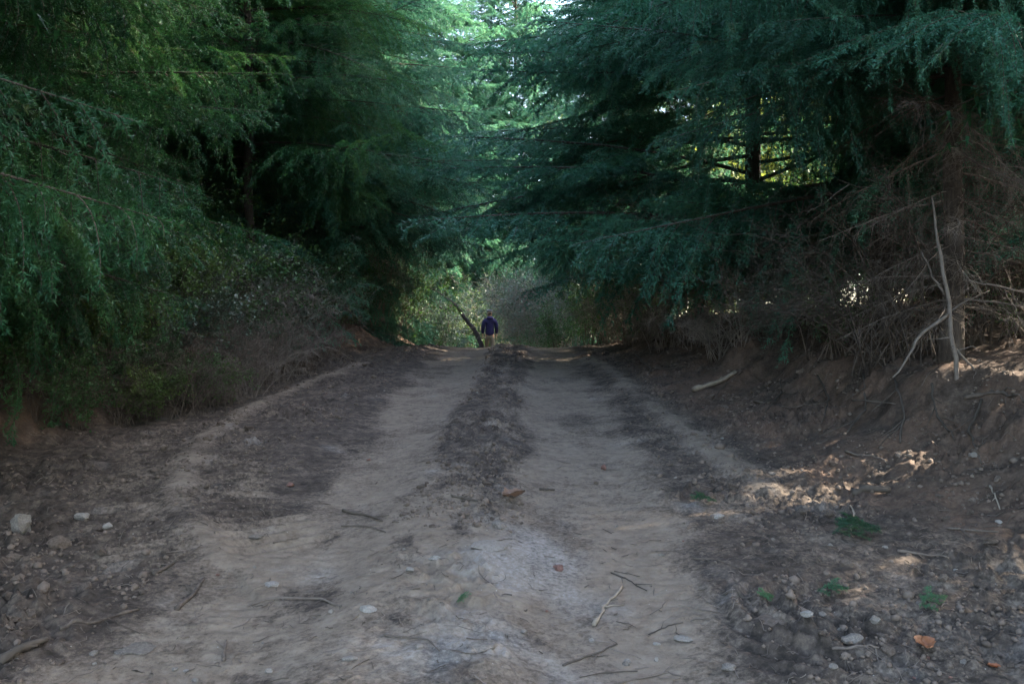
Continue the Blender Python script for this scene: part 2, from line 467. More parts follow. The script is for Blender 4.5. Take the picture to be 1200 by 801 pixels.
ys = graded(-14, 2.6, lambda y: 0.25 if y < 1.5 else 0.06)
ys += graded(ys[-1] + 0.012, 24, lambda y: max(0.013, 0.0047 * y))
ys += graded(ys[-1] + 0.1, 60, lambda y: 0.02 * (y - 24) + 0.12)
ys += graded(ys[-1] + 1, 420, lambda y: 0.05 * y)
xp = graded(0, 3.3, lambda x: 0.016)
xp += graded(xp[-1] + 0.018, 8, lambda x: 0.016 + (x - 3.3) * 0.03)
xp += graded(xp[-1] + 0.2, 24, lambda x: 0.4)
xp += graded(xp[-1] + 1, 300, lambda x: 0.12 * x)
xs = np.array(sorted(set([-a for a in xp] + xp)))
ys = np.array(ys)
GX, GY = np.meshgrid(xs, ys)
GH, DRY, PALE, BANK = terrain(GX, GY, True)
# normals from the height field so the pieces of ground join without a seam
dzx = np.gradient(GH, axis=1) / np.gradient(GX, axis=1)
dzy = np.gradient(GH, axis=0) / np.gradient(GY, axis=0)
GN = nrm(np.stack([-dzx, -dzy, np.ones_like(GH)], -1)).reshape(-1, 3)
GV = np.stack([GX, GY, GH], -1).reshape(-1, 3)
ny, nx = GX.shape
ii, jj = np.meshgrid(np.arange(ny - 1), np.arange(nx - 1), indexing='ij')
q0 = (ii * nx + jj).ravel()
QUADS = np.stack([q0, q0 + 1, q0 + nx + 1, q0 + nx], -1)
cx_ = (GX[:-1, :-1] + GX[1:, 1:]).ravel() / 2; cy_ = (GY[:-1, :-1] + GY[1:, 1:]).ravel() / 2
lw = base_left(cy_) - cx_; rw = cx_ - base_right(cy_)
zone = np.where((lw < 0.1) & (rw < 0.1) & (cy_ < 60), 0, 3)
zone = np.where((lw >= 0.1) & (lw < 2.2) & (cy_ < 26) & (cy_ > -6), 1, zone)
zone = np.where((rw >= 0.1) & (rw < 2.2) & (cy_ < 26) & (cy_ > -6), 2, zone)
for zi, nm, lab in ((0, 'dirt_road', 'rutted brown dirt track climbing to a low crest'),
                    (1, 'earth_bank', 'dark low earth bank left of the track under firs'),
                    (2, 'earth_bank', 'bare scraped earth bank right of the track'),
                    (3, 'forest_floor', 'brown forest floor beyond the banks')):
    qs = QUADS[zone == zi]
    used = np.unique(qs)
    remap = np.full(len(GV), -1, np.int64); remap[used] = np.arange(len(used))
    me = mesh_np(nm, GV[used], [remap[qs]], M['soil'], smooth=True)
    for an, arr in (('dry', DRY), ('pale', PALE), ('bank', BANK)):
        at = me.attributes.new(an, 'FLOAT', 'POINT')
        at.data.foreach_set('value', arr.ravel()[used].astype(np.float32))
    me.normals_split_custom_set_from_vertices(GN[used].tolist())
    tag(link(nm, me), lab, kind='structure')


# ------------------------------------------------------------------ fir boughs
def bough(seed, L=2.6, drape=0.25, dead=False, lod=0, dens=330):
    rng = np.random.default_rng(seed)
    wood, leaf = Geo(), Geo()
    n = 26
    t = np.linspace(0, 1, n)
    ph = rng.uniform(0, 6, 3)
    ax = np.stack([L * t, 0.10 * L * t * np.sin(2.2 * t + ph[0]) * rng.choice([-1, 1]),
                   L * (0.12 * t - (0.22 + 0.10 * rng.random()) * t ** 2 + 0.10 * t ** 3)], -1)
    if dead:
        ax[:, 1] += 0.05 * L * np.cumsum(rng.normal(0, 0.3, n)) / 4
        ax[:, 2] += 0.03 * L * np.cumsum(rng.normal(0, 0.3, n)) / 4
    wood.tubes(ax, (0.016 * (1 - t) ** 0.9 + 0.002) * L / 2.6, 5)
    step = (0.15 if not dead else 0.11) if lod == 0 else 0.13
    ts = np.arange(0.10, 0.99, step / L)
    ts = np.concatenate([ts, ts + step / L / 2]); side = np.concatenate([np.ones(len(ts) // 2), -np.ones(len(ts) // 2)])
    ts = np.clip(ts + rng.normal(0, 0.2 * step / L, len(ts)), 0.05, 0.995)
    env = np.where(ts < 0.35, 0.45 + 0.55 * (ts / 0.35), (1 - (ts - 0.35) / 0.65 * 0.93) ** 0.85)
    l2 = 0.36 * L * env * rng.uniform(0.5, 1.15, len(ts)) * (1 if not dead else rng.uniform(0.4, 1.3, len(ts)))
    if not dead:
        l2 = np.where(rng.random(len(ts)) < 0.06, l2 * 0.3, l2)
    base = np.stack([np.interp(ts, t, ax[:, k]) for k in range(3)], -1)
    tang = nrm(np.stack([np.interp(ts, t, np.gradient(ax[:, k])) for k in range(3)], -1))
    ang = R(58) * (1 - 0.35 * ts) * rng.uniform(0.75, 1.2, len(ts))
    lat = nrm(np.cross(np.array([0, 0, 1.0]), tang)) * side[:, None]
    d2 = tang * np.cos(ang)[:, None] + lat * np.sin(ang)[:, None]
    d2[:, 2] += rng.normal(0.0, 0.12, len(ts)) - 0.30 * drape
    if dead: d2 += rng.normal(0, 0.3, d2.shape)
    d2 = nrm(d2)
    m = 7
    s = np.linspace(0, 1, m)
    dr = drape * rng.uniform(0.6, 1.3, len(ts))
    P2 = base[:, None, :] + (l2[:, None] * s)[:, :, None] * d2[:, None, :]
    P2[:, :, 2] -= l2[:, None] * dr[:, None] * s[None, :] ** 2
    if drape > 0.6:   # hanging branchlets draw in and fall
        k = (1 - 0.45 * np.minimum(drape, 1.2) * s ** 1.5)[None, :, None]
        P2[:, :, :2] = base[:, None, :2] + (P2[:, :, :2] - base[:, None, :2]) * k
    if dead:
        P2 += np.cumsum(rng.normal(0, 0.022, P2.shape), axis=1) * l2[:, None, None] * 1.6
        P2 -= P2[:, :1] - base[:, None]
    wr = np.interp(l2, [0, 1], [0.002, 0.0055])
    if lod == 0:
        wood.tubes(P2, wr[:, None] * (1 - 0.75 * s)[None, :] + (0.0006 if not dead else 0.0012), 3)
    # tertiary twigs
    sp3 = 0.045 if lod == 0 else 0.085
    if dead: sp3 = 0.075
    B, D, Ln = [], [], []
    for i in range(len(ts)):
        c = int(l2[i] / sp3) * 2
        if c < 2: continue
        uu = np.repeat(np.linspace(0.12, 0.97, c // 2), 2) + rng.normal(0, 0.02, c // 2 * 2)
        uu = np.clip(uu, 0.02, 0.99)
        sg = np.tile([1, -1], c // 2)
        b = np.stack([np.interp(uu, s, P2[i, :, k]) for k in range(3)], -1)
        tg = nrm(np.stack([np.interp(uu, s, np.gradient(P2[i, :, k])) for k in range(3)], -1))
        up = np.array([0, 0, 1.0]) if drape < 0.6 else nrm(np.array([lat[i, 0], lat[i, 1], 0.4]))
        la = nrm(np.cross(up, tg)) * sg[:, None]
        a = R(52) * rng.uniform(0.7, 1.25, c // 2 * 2)
        d = tg * np.cos(a)[:, None] + la * np.sin(a)[:, None]
        d[:, 2] -= rng.uniform(0.0, 0.55, len(d)) * (0.5 + drape)
        d += rng.normal(0, 0.12 if not dead else 0.5, d.shape)
        B.append(b); D.append(nrm(d))
        Ln.append((0.045 + (0.30 if dead or lod else 0.15) * l2[i] * (1 - uu) ** 0.7 * np.minimum(1, 0.35 + uu * 3)) * rng.uniform(0.5, 1.2, len(uu)))
    B = np.concatenate(B); D = np.concatenate(D); Ln = np.concatenate(Ln)
    if dead:
        keep = rng.random(len(B)) < 0.55
        B, D, Ln = B[keep], D[keep], Ln[keep] * 1.5
        q = np.linspace(0, 1, 4)
        P3 = B[:, None] + (Ln[:, None] * q)[:, :, None] * D[:, None]
        P3 += np.cumsum(rng.normal(0, 0.10, P3.shape), axis=1) * Ln[:, None, None]
        P3[:, 0] = B
        wood.tubes(P3, np.broadcast_to(0.0022 * (1 - 0.7 * q), (len(B), 4)), 3)
        return wood.mesh('dead_bough', M['dead']), None
    drp = 0.25 + 0.5 * drape
    if lod == 0:
        cnt = np.maximum(3, (Ln * dens).astype(int))
        idx = np.repeat(np.arange(len(B)), cnt)
        u_ = rng.random(len(idx))
        pos = B[idx] + (u_ * Ln[idx])[:, None] * D[idx]
        pos[:, 2] -= drp * Ln[idx] * u_ ** 2
        dir0 = D[idx]
        c2 = np.maximum(2, (l2 * 0.85 * dens).astype(int))
        id2 = np.repeat(np.arange(len(ts)), c2)
        u2 = 0.15 + 0.85 * rng.random(len(id2))
        k0 = np.minimum((u2 * (m - 1)).astype(int), m - 2); f = u2 * (m - 1) - k0
        pos2 = P2[id2, k0] * (1 - f)[:, None] + P2[id2, k0 + 1] * f[:, None]
        dir2 = nrm(P2[id2, k0 + 1] - P2[id2, k0])
        u4 = rng.uniform(0.3, 1, int(L * 420)) * (n - 1.001); k4 = u4.astype(int); f4 = (u4 - k4)[:, None]
        pos4 = ax[k4] * (1 - f4) + ax[k4 + 1] * f4; dir4 = nrm(ax[k4 + 1] - ax[k4])
        pos = np.concatenate([pos, pos2, pos4]); dir0 = np.concatenate([dir0, dir2, dir4])
        N = len(pos)
        rnd = rng.normal(0, 1, (N, 3)); rnd[:, 2] *= 0.55
        perp = nrm(np.cross(dir0, nrm(np.cross(rnd, dir0))) + 1e-4)
        nd_ = nrm(dir0 * rng.uniform(0.35, 0.9, N)[:, None] + perp * 0.8)
        ln = rng.uniform(0.020, 0.034, N)
        wv = nrm(np.cross(nd_, rng.normal(0, 0.55, (N, 3)) + np.array([0, 0, 1.0]))) * 0.0033
        V = np.stack([pos - wv, pos + wv, pos + nd_ * ln[:, None]], 1)
    else:
        # a far twig: a ragged pointed blade with two side tufts
        N = len(B)
        W_ = nrm(np.cross(D, rng.normal(0, 0.35, (N, 3)) + np.array([0, 0, 1.0])))
        e = B + D * Ln[:, None] * 1.25; e[:, 2] -= drp * Ln
        w = 0.013 + 0.06 * Ln[:, None]
        mid = B + D * Ln[:, None] * 0.35
        V = np.concatenate([np.stack([B - W_ * w * 0.5, B + W_ * w * 0.5, e], 1),
                            np.stack([mid - W_ * 0.01, mid + D * 0.02, mid + D * 0.05 + W_ * w * 2.6], 1),
                            np.stack([mid + W_ * 0.01, mid + D * 0.02, mid + D * 0.05 - W_ * w * 2.6], 1)])
        N = len(V)
    leaf.add(V.reshape(-1, 3), np.arange(N * 3).reshape(-1, 3))
    if lod:
        return wood, leaf
    return wood.mesh('bough_wood', M['twig']), leaf

BOUGH = []      # (wood mesh, {needle material: mesh}, nominal length)
for i, (L_, dr_) in enumerate([(2.6, 0.22), (2.4, 0.38), (2.7, 0.55), (2.5, 0.75), (2.4, 0.95), (2.2, 0.30)]):
    wm, lf = bough(100 + i, L_, dr_)
    d = {k: lf.mesh('needles', M[k]) for k in ('fir', 'fir_blue')}
    BOUGH.append((wm, d, L_))
DEADB = [(bough(200 + i, 2.4, 0.35, dead=True)[0], 2.4) for i in range(4)]
LODB = [bough(300 + i, 2.5, d_, lod=1) for i, d_ in enumerate((0.25, 0.4, 0.6))]


def crown_mesh(seed, mat, H=10.0, Lm=2.4, levels=26, per=5, z0=0.0):
    """the joined upper crown of a fir, trunk axis at x=y=0, from z0 up to H"""
    rng = np.random.default_rng(seed)
    G = Geo()
    for k in range(levels):
        fz = k / levels
        z = z0 + (H - z0) * fz + rng.uniform(-0.1, 0.1)
        for j in range(per if fz < 0.8 else 4):
            wood, leaf = LODB[rng.integers(3)]
            sc = Lm * (1 - 0.93 * fz ** 1.1) * rng.uniform(0.75, 1.15) / 2.5
            az = rng.uniform(0, 2 * math.pi); pit = R(-8 + 40 * fz) + rng.normal(0, 0.12)
            m3 = np.array(Matrix.Rotation(az, 3, 'Z') @ Matrix.Rotation(-pit, 3, 'Y') @ Matrix.Rotation(rng.normal(0, 0.25), 3, 'X')) * sc
            for g, mi in ((wood, 1), (leaf, 0)):
                V = np.concatenate(g.V) @ m3.T + np.array([0, 0, z])
                o = G.n
                G.V.append(V.astype(np.float32)); G.n += len(V)
                for p in g.P:
                    G.P.append(p + o); G.M.append(np.full(len(p), mi))
    return G.mesh('crown', [M[mat], M['twig']])

CROWN = {('fir', i): crown_mesh(400 + i, 'fir') for i in range(2)}
CROWN.update({('fir_blue', i): crown_mesh(420 + i, 'fir_blue') for i in range(2)})


def trunk_mesh(seed, H, r0, lean=(0, 0), k=10, bend=0.06):
    rng = np.random.default_rng(seed)
    n = max(8, int(H / 0.35))
    t = np.linspace(0, 1, n)
    p = np.stack([lean[0] * H * t + bend * np.cumsum(rng.normal(0, 0.25, n)), lean[1] * H * t + bend * np.cumsum(rng.normal(0, 0.25, n)), H * t - 0.25 * (t == 0)], -1)
    p[0, :2] = 0
    rad = r0 * (1 - 0.92 * t) * (1 + 0.5 * np.exp(-t * H / 0.25)) * (1 + 0.05 * rng.normal(0, 1, n))
    G = Geo(); G.tubes(p, rad, k)
    # stubs of snapped twigs
    for _ in range(int(H * 1.2)):
        i = rng.integers(1, n - 1)
        a = rng.uniform(0, 6.28); l = rng.uniform(0.06, 0.22)
        d = np.array([math.cos(a), math.sin(a), rng.uniform(-0.2, 0.5)])
        q = np.linspace(0, 1, 3)[:, None]
        G.tubes(p[i] + d * rad[i] * 0.8 + q * d * l, np.array([1, 0.7, 0.4]) * rad[i] * 0.12, 4)
    return G.mesh('trunk', M['bark'], True), p


def fir(x, y, H, Lmax, zlow, label, mat='fir', r0=0.16, per=5, dz=0.36, top=7.0, dead_to=0.0, kinds=(0, 1, 2, 3, 4, 5), seed=0, group=None, az_ok=None, lean=(0, 0), dead_per=4, skip=None, name='fir_tree', pe=0.5, dead_L=0.7, Lcr=None):
    rng = np.random.default_rng(1000 + seed)
    z0 = gz(x, y)
    t = empty(name, (x, y, z0))
    tag(t, label, 'tree', group)
    tm, axis = trunk_mesh(seed, H, r0, lean)
    link('trunk', tm, t)
    def at(z):
        return np.array([np.interp(z, axis[:, 2], axis[:, 0]), np.interp(z, axis[:, 2], axis[:, 1]), z])
    z = zlow if dead_to <= 0 else min(0.55, zlow)
    a0 = rng.uniform(0, 6.28)
    while z < min(top, H * 0.9):
        isd = z < dead_to
        k_ = dead_per if isd else per
        for j in range(k_):
            az = a0 + j * 2 * math.pi / k_ + rng.normal(0, 0.3)
            if az_ok and not az_ok(math.atan2(math.sin(az), math.cos(az)), z): continue
            f = z / H
            Ln = Lmax * (1 - f) ** pe * rng.uniform(0.72, 1.12)
            pit = R(-6 + 22 * f) + rng.normal(0, 0.10)
            zz = z + rng.uniform(-0.15, 0.15)
            p = at(zz)
            if skip:
                dv = Ln * np.array([math.cos(az), math.sin(az), math.sin(pit) - 0.12])
                if any(skip(np.array([x, y, z0]) + p + q_ * dv) for q_ in (0.35, 0.6, 0.85, 1.0)) and not (skip.__name__ == 'gap' and z > 3.4 and rng.random() < 0.10): continue
            if isd:
                me, L0 = DEADB[rng.integers(len(DEADB))]; s = Ln * dead_L * rng.uniform(0.6, 1.0) / L0
                link('branch', me, t, p, (rng.normal(0, 0.4), -pit + rng.uniform(-0.1, 0.45), az), s)
            else:
                wm, lm, L0 = BOUGH[kinds[rng.integers(len(kinds))]]; s = Ln / L0
                b = link('branch', wm, t, p, (rng.normal(0, 0.38), -pit, az), s)
                tag(link('needles', lm[mat], b), kind='stuff')
        a0 += 1.1
        z += dz * rng.uniform(0.75, 1.25)
    if H > top:
        zc = top - 0.3
        Lc = Lcr or Lmax * (1 - zc / H) ** pe
        c = link('crown', CROWN[(mat, seed % 2)], t, at(zc), (0, 0, rng.uniform(0, 6.28)), (Lc / 2.4, Lc / 2.4, (H - zc) / 10.0 * 1.02))
        tag(c, kind='stuff')
    return t, at


def far_fir(x, y, H, L, label, mat='fir', seed=0, group=None, zc=1.2):
    z0 = gz(x, y)
    t = empty('fir_tree', (x, y, z0))
    tag(t, label, 'tree', group)
    link('trunk', trunk_mesh(seed, H, 0.014 * H)[0], t)
    c = link('crown', CROWN[(mat, seed % 2)], t, (0, 0, zc), (0, 0, seed * 1.3), (L / 2.4, L / 2.4, (H - zc) / 10.0))
    tag(c, kind='stuff')
    return t


def hit(px, py):
    """photograph pixel -> point on the terrain (modelling aid: where a thing stands)"""
    t = np.concatenate([np.arange(2.5, 14, 0.02), np.arange(14, 70, 0.1)])
    x = (px - 600) / 1000 * t; z = CAM_H - (py - 400.5) / 1000 * t
    b = np.nonzero(z - terrain(x, t) <= 0)[0]
    k = b[0] if len(b) else len(t) - 1
    return float(x[k]), float(t[k])

def road_clear(p):
    return p[1] > 14 and abs(p[0] + 0.2) < 2.0 and p[2] - 1.63 < 0.085 * p[1]
def trunk_gap(p):
    r_, e_ = p[0] / p[1], (p[2] - 1.63) / p[1]
    return p[1] < 13.6 and -0.335 < r_ < -0.272 and 0.07 < e_ < 0.20
# ---- left side
ALLK = (0, 1, 2, 2, 3, 5)
fir(-5.0, 3.3, 15, 3.6, 2.3, 'nearest fir on the left with dark boughs hanging from above', 'fir', 0.2, 7, 0.28, 6.0, kinds=(2, 3, 4, 3), seed=8, Lcr=6.0, skip=trunk_gap)
fir(-5.6, 6.6, 15, 4.0, 1.2, 'large dark fir over the left verge with long drooping boughs', 'fir', 0.2, 7, 0.28, 6.5, kinds=(2, 3, 4, 3, 1), seed=1, Lcr=6.0, skip=trunk_gap)
fir(-6.6, 10.0, 16, 4.0, 1.0, 'dark fir set back from the left bank behind the large drooping one', 'fir', 0.2, 7, 0.32, 7.0, kinds=(2, 3, 4), seed=2, Lcr=5.5, skip=trunk_gap)
fir(-4.35, 14.2, 16, 3.6, 2.9, 'slender fir with a bare reddish lower trunk on the left bank', 'fir', 0.085, 7, 0.30, 9.0, kinds=ALLK, seed=3, skip=trunk_gap)
fir(-4.7, 18.3, 16, 5.7, 0.9, 'bushy blue-green fir on the left just short of the crest', 'fir_blue', 0.16, 8, 0.30, 11.0, kinds=(0, 1, 5, 2, 0), seed=4, pe=0.95, skip=road_clear)
fir(-7.0, 13.4, 17, 3.8, 1.0, 'shaded fir standing behind the slender left trunk', 'fir', 0.18, 7, 0.36, 8.0, kinds=ALLK, seed=5)
fir(-4.9, 24.5, 18, 6.0, 0.8, 'tall blue-green fir on the left beyond the crest', 'fir_blue', 0.17, 7, 0.34, 14.0, kinds=ALLK, seed=6, pe=0.6, skip=road_clear)
fir(-6.0, 31.5, 20, 4.4, 2.6, 'fir reaching a pale bough over the left far end of the track', 'fir_blue', 0.16, 7, 0.38, 16.0, kinds=(0, 1, 2, 5), seed=7, skip=road_clear)

# ---- right side
def gap(p):
    r_, e_ = p[0] / p[1], (p[2] - 1.63) / p[1]
    return road_clear(p) or 8.0 < p[1] < 42 and ((0.175 < r_ < 0.385 and 0.15 < e_ < 0.29) or (0.06 < r_ < 0.30 and e_ < 0.07))
fir(3.95, 7.7, 22, 3.3, 2.9, 'fir with dead tangled lower limbs at the right bank edge', 'fir_blue', 0.085, 7, 0.28, 6.5, dead_to=2.5, kinds=(1, 2, 3, 4), seed=11, dead_per=5, dead_L=0.55, Lcr=3.0)
fir(5.0, 11.6, 15, 6.2, 3.0, 'fir with long level boughs reaching over the track from the right bank', 'fir_blue', 0.16, 8, 0.30, 9.0, dead_to=1.4, kinds=ALLK, seed=12, skip=gap, dead_L=0.4, pe=1.15)
fir(4.6, 16.4, 18, 7.0, 2.2, 'dark fir with fringed boughs hanging over the right of the crest', 'fir_blue', 0.17, 8, 0.30, 11.0, dead_to=1.4, kinds=(0, 1, 5, 2), seed=13, skip=gap, dead_L=0.4, pe=0.9)
fir(5.0, 22.5, 18, 6.2, 2.0, 'dense fir on the right just past the crest', 'fir_blue', 0.17, 7, 0.34, 14.0, kinds=ALLK, seed=14, skip=gap, pe=0.6)
fir(4.7, 29.0, 20, 3.8, 1.6, 'pale fir closing the right side of the far track', 'fir_blue', 0.17, 7, 0.38, 16.0, kinds=(0, 1, 2, 5), seed=15, skip=gap)
# ---- the end of the track
fir(-4.5, 50.0, 30, 7.0, 1.4, 'fir behind the leaning dark trunk at the end of the track', 'fir_blue', 0.18, 8, 0.42, 24.0, kinds=ALLK, seed=16)
fir(4.2, 40.0, 22, 4.8, 0.8, 'low branched fir straight ahead at the end of the track', 'fir_blue', 0.18, 7, 0.42, 19.0, kinds=ALLK, seed=17)
fir(5.2, 35.0, 16, 3.6, 0.8, 'fir right of the end of the track behind the grey bushes', 'fir_blue', 0.16, 7, 0.42, 17.0, kinds=ALLK, seed=18, skip=gap)
fir(0.4, 53.0, 32, 7.5, 1.0, 'tall fir at the very end of the track behind the others', 'fir_blue', 0.2, 8, 0.45, 25.0, kinds=ALLK, seed=20)
fir(-9.4, 42.0, 20, 5.2, 2.4, 'fir left of the end of the track above the sunlit bush', 'fir', 0.16, 7, 0.42, 17.0, kinds=ALLK, seed=19)

# ---- background firs; those near the viewpoint are out of view, added for shade
for i, (x, y, h, l) in enumerate([(-9.0, 8.0, 17, 4), (-10, 14, 18, 4), (-8.6, 19.5, 19, 4), (-8.4, 27, 19, 4.2), (-10.5, 35, 18, 4.2), (-12.5, 22, 19, 4.2), (-13.5, 10, 19, 4.4), (-15, 30, 19, 4.6), (-17, 17, 20, 4.6)]):
    far_fir(x, y, h, l, 'shaded fir standing in the wood behind the left bank firs', ['fir', 'fir_blue'][i % 2], 30 + i, 'firs in the wood behind the left bank')
for i, (x, y, h, l) in enumerate([(4.9, 2.4, 17, 4.2), (8.4, 7.0, 24, 3.8), (7.2, 4.6, 22, 4.2), (6.1, 4.9, 17, 2.6), (10.6, 8.2, 25, 5), (10.4, 4.6, 18, 3.8), (9.5, 2.0, 18, 4), (-4.4, 4.6, 16, 5.0), (-3.9, 1.2, 16, 5.2), (5.2, -3.0, 17, 5), (8.8, -4.0, 18, 4.2), (-8.2, 2.5, 15, 5), (5.0, -9, 17, 6), (9.6, 12.4, 24, 4.6), (8.6, 9.9, 26, 3.2), (12, 14.5, 26, 5)]):
    far_fir(x, y, h, l, 'shade fir added out of view beside the track near the viewpoint', ['fir', 'fir_blue'][i % 2], 50 + i, 'added shade firs beside the track near the viewpoint', zc=5.5 if (x, y) in ((8.4, 7.0), (8.6, 9.9)) else 7.0 if x == 10.6 else 4.6 if abs(x) < 6.2 and y != 4.9 else 1.4)  # added shade firs; some crowns start higher so sun flecks reach the right bank
for i, (x, y, h, l) in enumerate([(-7, 56, 18, 5), (-14, 48, 18, 4.6), (12, 70, 16, 4.6), (24, 75, 17, 4.6), (34, 62, 15, 4.6)]):
    far_fir(x, y, h, l, 'distant fir standing behind the end of the track and the clearing', ['fir', 'fir_blue'][i % 2], 70 + i, 'distant firs beyond the track and the clearing', zc=0.6)


# ------------------------------------------------------------------ broadleaf shrubs, dry brush
def shrub_geo(seed, h=1.2, spread=0.8, stems=14, leaf=0.03, leaves=2500, bare=False, arch=0.5, twigs=9, elong=1.8, rad=0.007, jag=0.05):
    rng = np.random.default_rng(seed)
    n = 9
    q = np.linspace(0, 1, n)
    az = rng.uniform(0, 2 * math.pi, stems); out = spread * np.sqrt(rng.uniform(0.05, 1, stems)); hh = h * rng.uniform(0.55, 1.1, stems)
    b = rng.normal(0, 0.10 * spread, (stems, 2))
    P = np.zeros((stems, n, 3))
    r_ = out[:, None] * q ** 1.2
    P[:, :, 0] = b[:, :1] + np.cos(az)[:, None] * r_; P[:, :, 1] = b[:, 1:] + np.sin(az)[:, None] * r_
    P[:, :, 2] = hh[:, None] * (q * (1 + arch) - arch * q ** 2.2)[None, :] - 0.06
    P += np.cumsum(rng.normal(0, jag, P.shape), axis=1) * h * 0.35 * q[None, :, None]
    wood, lf = Geo(), Geo()
    wood.tubes(P, rad * (1 - 0.8 * q)[None, :] * rng.uniform(0.6, 1.2, (stems, 1)), 4)
    # twigs
    N = stems * twigs
    si = np.repeat(np.arange(stems), twigs); u = rng.uniform(0.25, 1, N) * (n - 1.001)
    k = u.astype(int); f = (u - k)[:, None]
    B = P[si, k] * (1 - f) + P[si, k + 1] * f
    D = nrm(rng.normal(0, 1, (N, 3)) + nrm(P[si, k + 1] - P[si, k]) * 0.9 + np.array([0, 0, 0.25]))
    Ln = h * rng.uniform(0.12, 0.38, N)
    qq = np.linspace(0, 1, 5)
    T = B[:, None] + (Ln[:, None] * qq)[:, :, None] * D[:, None]
    T += np.cumsum(rng.normal(0, 0.10, T.shape), axis=1) * Ln[:, None, None]
    T[:, :, 2] -= (0.25 * Ln)[:, None] * qq ** 2
    T[:, 0] = B
    wood.tubes(T, rad * 0.42 * (1 - 0.75 * qq)[None, :] * np.ones((N, 1)), 3)
    # second order
    N2 = N * 3
    si = np.repeat(np.arange(N), 3); u = rng.uniform(0.2, 1, N2) * 3.999; k = u.astype(int); f = (u - k)[:, None]
    B2 = T[si, k] * (1 - f) + T[si, k + 1] * f
    D2 = nrm(rng.normal(0, 1, (N2, 3)) + D[si] * 0.8); L2 = Ln[si] * rng.uniform(0.2, 0.6, N2)
    q3 = np.linspace(0, 1, 4)
    T2 = B2[:, None] + (L2[:, None] * q3)[:, :, None] * D2[:, None]
    T2 += np.cumsum(rng.normal(0, 0.10, T2.shape), axis=1) * L2[:, None, None]; T2[:, 0] = B2
    wood.tubes(T2, rad * 0.25 * (1 - 0.6 * q3)[None, :] * np.ones((N2, 1)), 3)
    if bare: return wood, None
    allp = np.concatenate([T[:, 1:].reshape(-1, 3), T2[:, 1:].reshape(-1, 3), T2[:, 2:].reshape(-1, 3)])
    c = allp[rng.integers(0, len(allp), leaves)] + rng.normal(0, leaf * 0.7, (leaves, 3))
    add_leaves(lf, c, leaf, rng, elong)
    return wood, lf

def add_leaves(G, c, size, rng, elong=1.8, up=0.6):
    N = len(c)
    d = nrm(rng.normal(0, 1, (N, 3)) + np.array([0, 0, -0.2]))
    nn = nrm(rng.normal(0, 1, (N, 3)) + np.array([0, 0, up * 2]))
    w = nrm(np.cross(d, nn)); nn = np.cross(w, d)
    s_ = (size * rng.uniform(0.6, 1.3, N))[:, None]
    V = np.stack([c, c + d * s_ * 0.5 * elong / 1.0 * 0.5 + w * s_ * 0.33 + nn * s_ * 0.10, c + d * s_ * elong * 0.5, c + d * s_ * 0.25 * elong - w * s_ * 0.33 + nn * s_ * 0.10], 1)
    i = np.arange(N)[:, None] * 4
    G.add(V.reshape(-1, 3), np.concatenate([i + np.array([[0, 1, 2]]), i + np.array([[0, 2, 3]])]))

SH = {}
def shrub(name, kind, px, py, d, label, leafm=None, s=1.0, group=None, rot=None, dz=0.0):
    """kind: key of a prebuilt shrub form; d: distance along the track; the pixel only says where its foot is, sideways"""
    x = (px - 600) / 1000 * d; y = d
    key = (kind, leafm)
    wood, lf, wm = SH_GEO[kind]
    if key not in SH:
        w = SH.get((kind, 'w')) or wood.mesh('stems', M[wm])
        SH[(kind, 'w')] = w
        SH[key] = (w, lf.mesh('leaves', M[leafm]) if lf else None)
    w, l = SH[key]
    rr = random.uniform(0, 6.28) if rot is None else rot
    o = link(name, w, None, (x, y, gz(x, y) + dz), (random.gauss(0, 0.06), random.gauss(0, 0.06), rr), (s * random.uniform(0.9, 1.1), s * random.uniform(0.9, 1.1), s))
    tag(o, label, 'shrub', group)
    if l: tag(link('leaves', l, o), kind='stuff')
    return o

SH_GEO = {
    'leafy': (*shrub_geo(1, 1.3, 0.8, 16, 0.045, 5200), 'twig'),
    'leafy2': (*shrub_geo(2, 1.5, 1.0, 18, 0.04, 6500, arch=0.7), 'twig'),
    'small': (*shrub_geo(3, 0.9, 0.6, 16, 0.022, 6500, elong=2.6), 'twig'),
    'sparse': (*shrub_geo(4, 1.3, 0.9, 16, 0.04, 900, arch=0.6), 'dead'),
    'ferny': (*shrub_geo(5, 0.7, 0.65, 26, 0.026, 7000, arch=0.9, twigs=16, elong=3.2, jag=0.02), 'twig'),
    'bare': (*shrub_geo(6, 1.1, 0.9, 20, bare=True, arch=0.7, twigs=12), 'dead'),
    'bare2': (*shrub_geo(7, 0.8, 1.1, 22, bare=True, arch=1.0, twigs=12, rad=0.009), 'dead'),
    'tangle': (*shrub_geo(8, 1.6, 1.2, 24, bare=True, arch=1.2, twigs=16, rad=0.005, jag=0.17), 'dead'),
    'bare_d': (*shrub_geo(16, 1.1, 1.0, 20, bare=True, arch=0.8, twigs=15, rad=0.0055, jag=0.13), 'stick'),
    'bare2_d': (*shrub_geo(17, 0.9, 1.2, 22, bare=True, arch=1.1, twigs=15, rad=0.0055, jag=0.13), 'stick'),
    'mauve': (*shrub_geo(9, 1.8, 1.3, 26, 0.04, 5200, arch=0.5, twigs=14), 'dead'),
}
